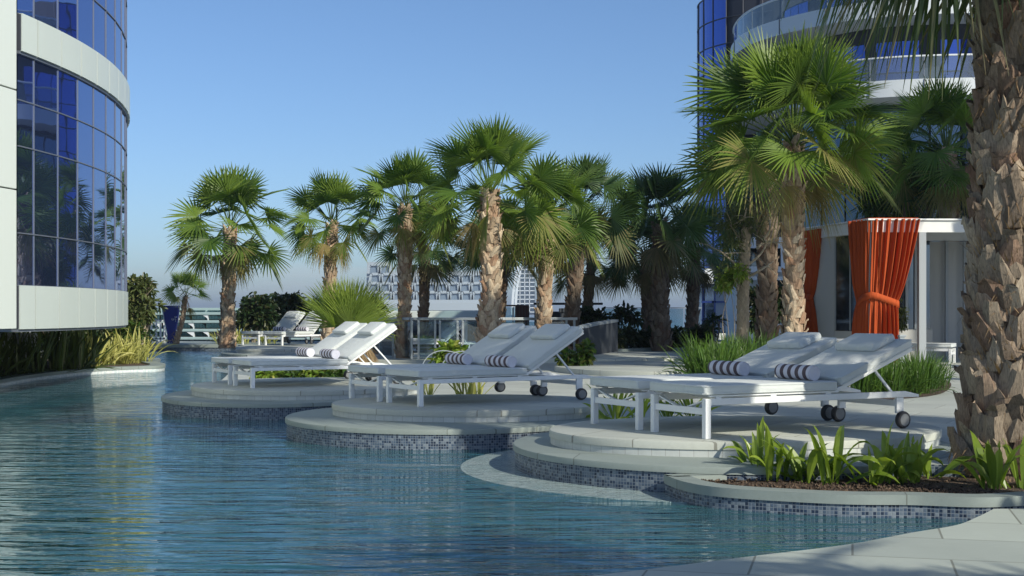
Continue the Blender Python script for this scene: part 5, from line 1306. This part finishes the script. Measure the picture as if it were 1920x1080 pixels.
# plants below the loungers
for i,px in enumerate((500,540,580,622)):
    small_tree('bright green low shrub seen under the left platform loungers, %s from the left' % ORD[i],px,18.6,((px-8,702,20,9),(px+12,703,20,8)),420,.1,'shrub' if i%2 else 'lily','twig',.2,'low_shrub',cat='plant',r=.008,group='low shrubs behind the left platform')
protoS=[strap_clump(16,.42,.045,.9,.8,.22,.06).build('foliage',M['variegated'],None)]
copies(protoS,'spiky_plant','plant','striped spiky plants behind the middle platform',[(X(872,14.6),14.6,ZD,.8),(X(895,14.9),14.9,ZD,.75),(X(800,15.2),15.2,ZD,.7)],['pale striped spiky plant under the middle loungers, middle one of three','pale striped spiky plant under the middle loungers, nearest the wheels','pale striped spiky plant under the middle loungers, leftmost'])
copies([strap_clump(15,.40,.045,.9,.9,.10,.06).build('foliage',M['lily'],None)],'spiky_plant','plant','spiky plants behind the nearest platform',[(X(1150,11.9),11.9,ZD,.9),(X(1200,12.0),12.0,ZD,.8),(X(1250,12.2),12.2,ZD,.9),(X(1300,12.2),12.2,ZD,.85)],['spiky green plant under the second nearest lounger foot, leftmost of four','spiky green plant between the foot legs of the two nearest loungers','spiky green plant under the nearest lounger, close to its front leg','spiky green plant under the nearest lounger, furthest right of four'])
# foreground lilies
def lily(nl,L,wd,lean=(0,0)): 
    mb=strap_clump(nl,L*1.08,wd*1.15,1.5,.95,.05,.05,8,lean,.30,.18,.35)
    return mb
spots=[(1425,892,.33,15,.05),(1460,900,.30,11,.045),(1505,903,.33,13,.055),(1555,908,.36,14,.055),(1632,908,.34,11,.06),(1668,905,.28,12,.05),(1705,908,.31,16,.05),(1748,895,.22,9,.06),(1862,915,.34,9,.06),(1905,915,.33,8,.055)]
names=['long leaved lily clump at the left end of the near planter','thin lily clump second from the left end of the near planter','dense lily clump third from the left in the near planter','lily clump with one tall upright leaf in the near planter middle','lily clump right of the tall upright leaf in the near planter','low lily clump below the nearest lounger wheel','bushiest lily clump in the near planter, right of its middle','short dark lily clump left of the big trunk foot','single stemmed lily in front of the big trunk','lily clump at the right photo edge before the big trunk']
for (px,py,L,nl,wd),nm in zip(spots,names):
    p=at(px,py,.13); t=thing('lily_clump',nm,'plant',(p[0],p[1],.125),'lily clumps in the near planter')
    o=lily(nl,L,wd).build('foliage',M['lily'],t,local=True)
# unseen palms added to throw dappled shade on paving, deck and left platform
def shade_palm(label,x,y,h,rad,n=30):
    t=thing('fan_palm',label,'palm tree',(x,y,ZD),'fan palms round the pool')
    trunk_mesh([(x,y,.1),(x+.03,y,h*.5),(x,y,h)],[.26,.2,.18,.18],60,.2,.22,.03).build('trunk',M['bark'],t)
    palm_crown((x,y,h),rad,n,24,3).build('crown',M['frond_shade'],t)
shade_palm('unseen palm added right of the frame to shade the near paving',5.2,-.1,3.6,1.5)
shade_palm('unseen palm added to shade the deck behind the nearest loungers',6.9,7.0,4.2,1.5)
shade_palm('unseen tall palm added to shade the left platform',5.7,4.3,8.0,1.7,34)
shade_palm('unseen taller palm added before the cabana corner to streak the deck with shade',10.2,15.0,7.5,1.7,26)
shade_palm('unseen tallest palm added beside the unseen wing to streak the far deck with shade',11.4,19.0,8.5,1.7,26)
# ---------------------------------------------------------------- air
m, t_, o_ = mat('haze_air'); hv = t_.nodes.new('ShaderNodeVolumePrincipled'); hv.inputs['Color'].default_value = (.80,.90,1,1); hv.inputs['Density'].default_value = .0005; hv.inputs['Anisotropy'].default_value = .3
t_.links.new(hv.outputs[0], o_.inputs['Volume'])
mb = MB(); mb.box((0, 3000, 10.5), (19000, 23000, 39)); struct(mb.build('haze', m), 'stuff')
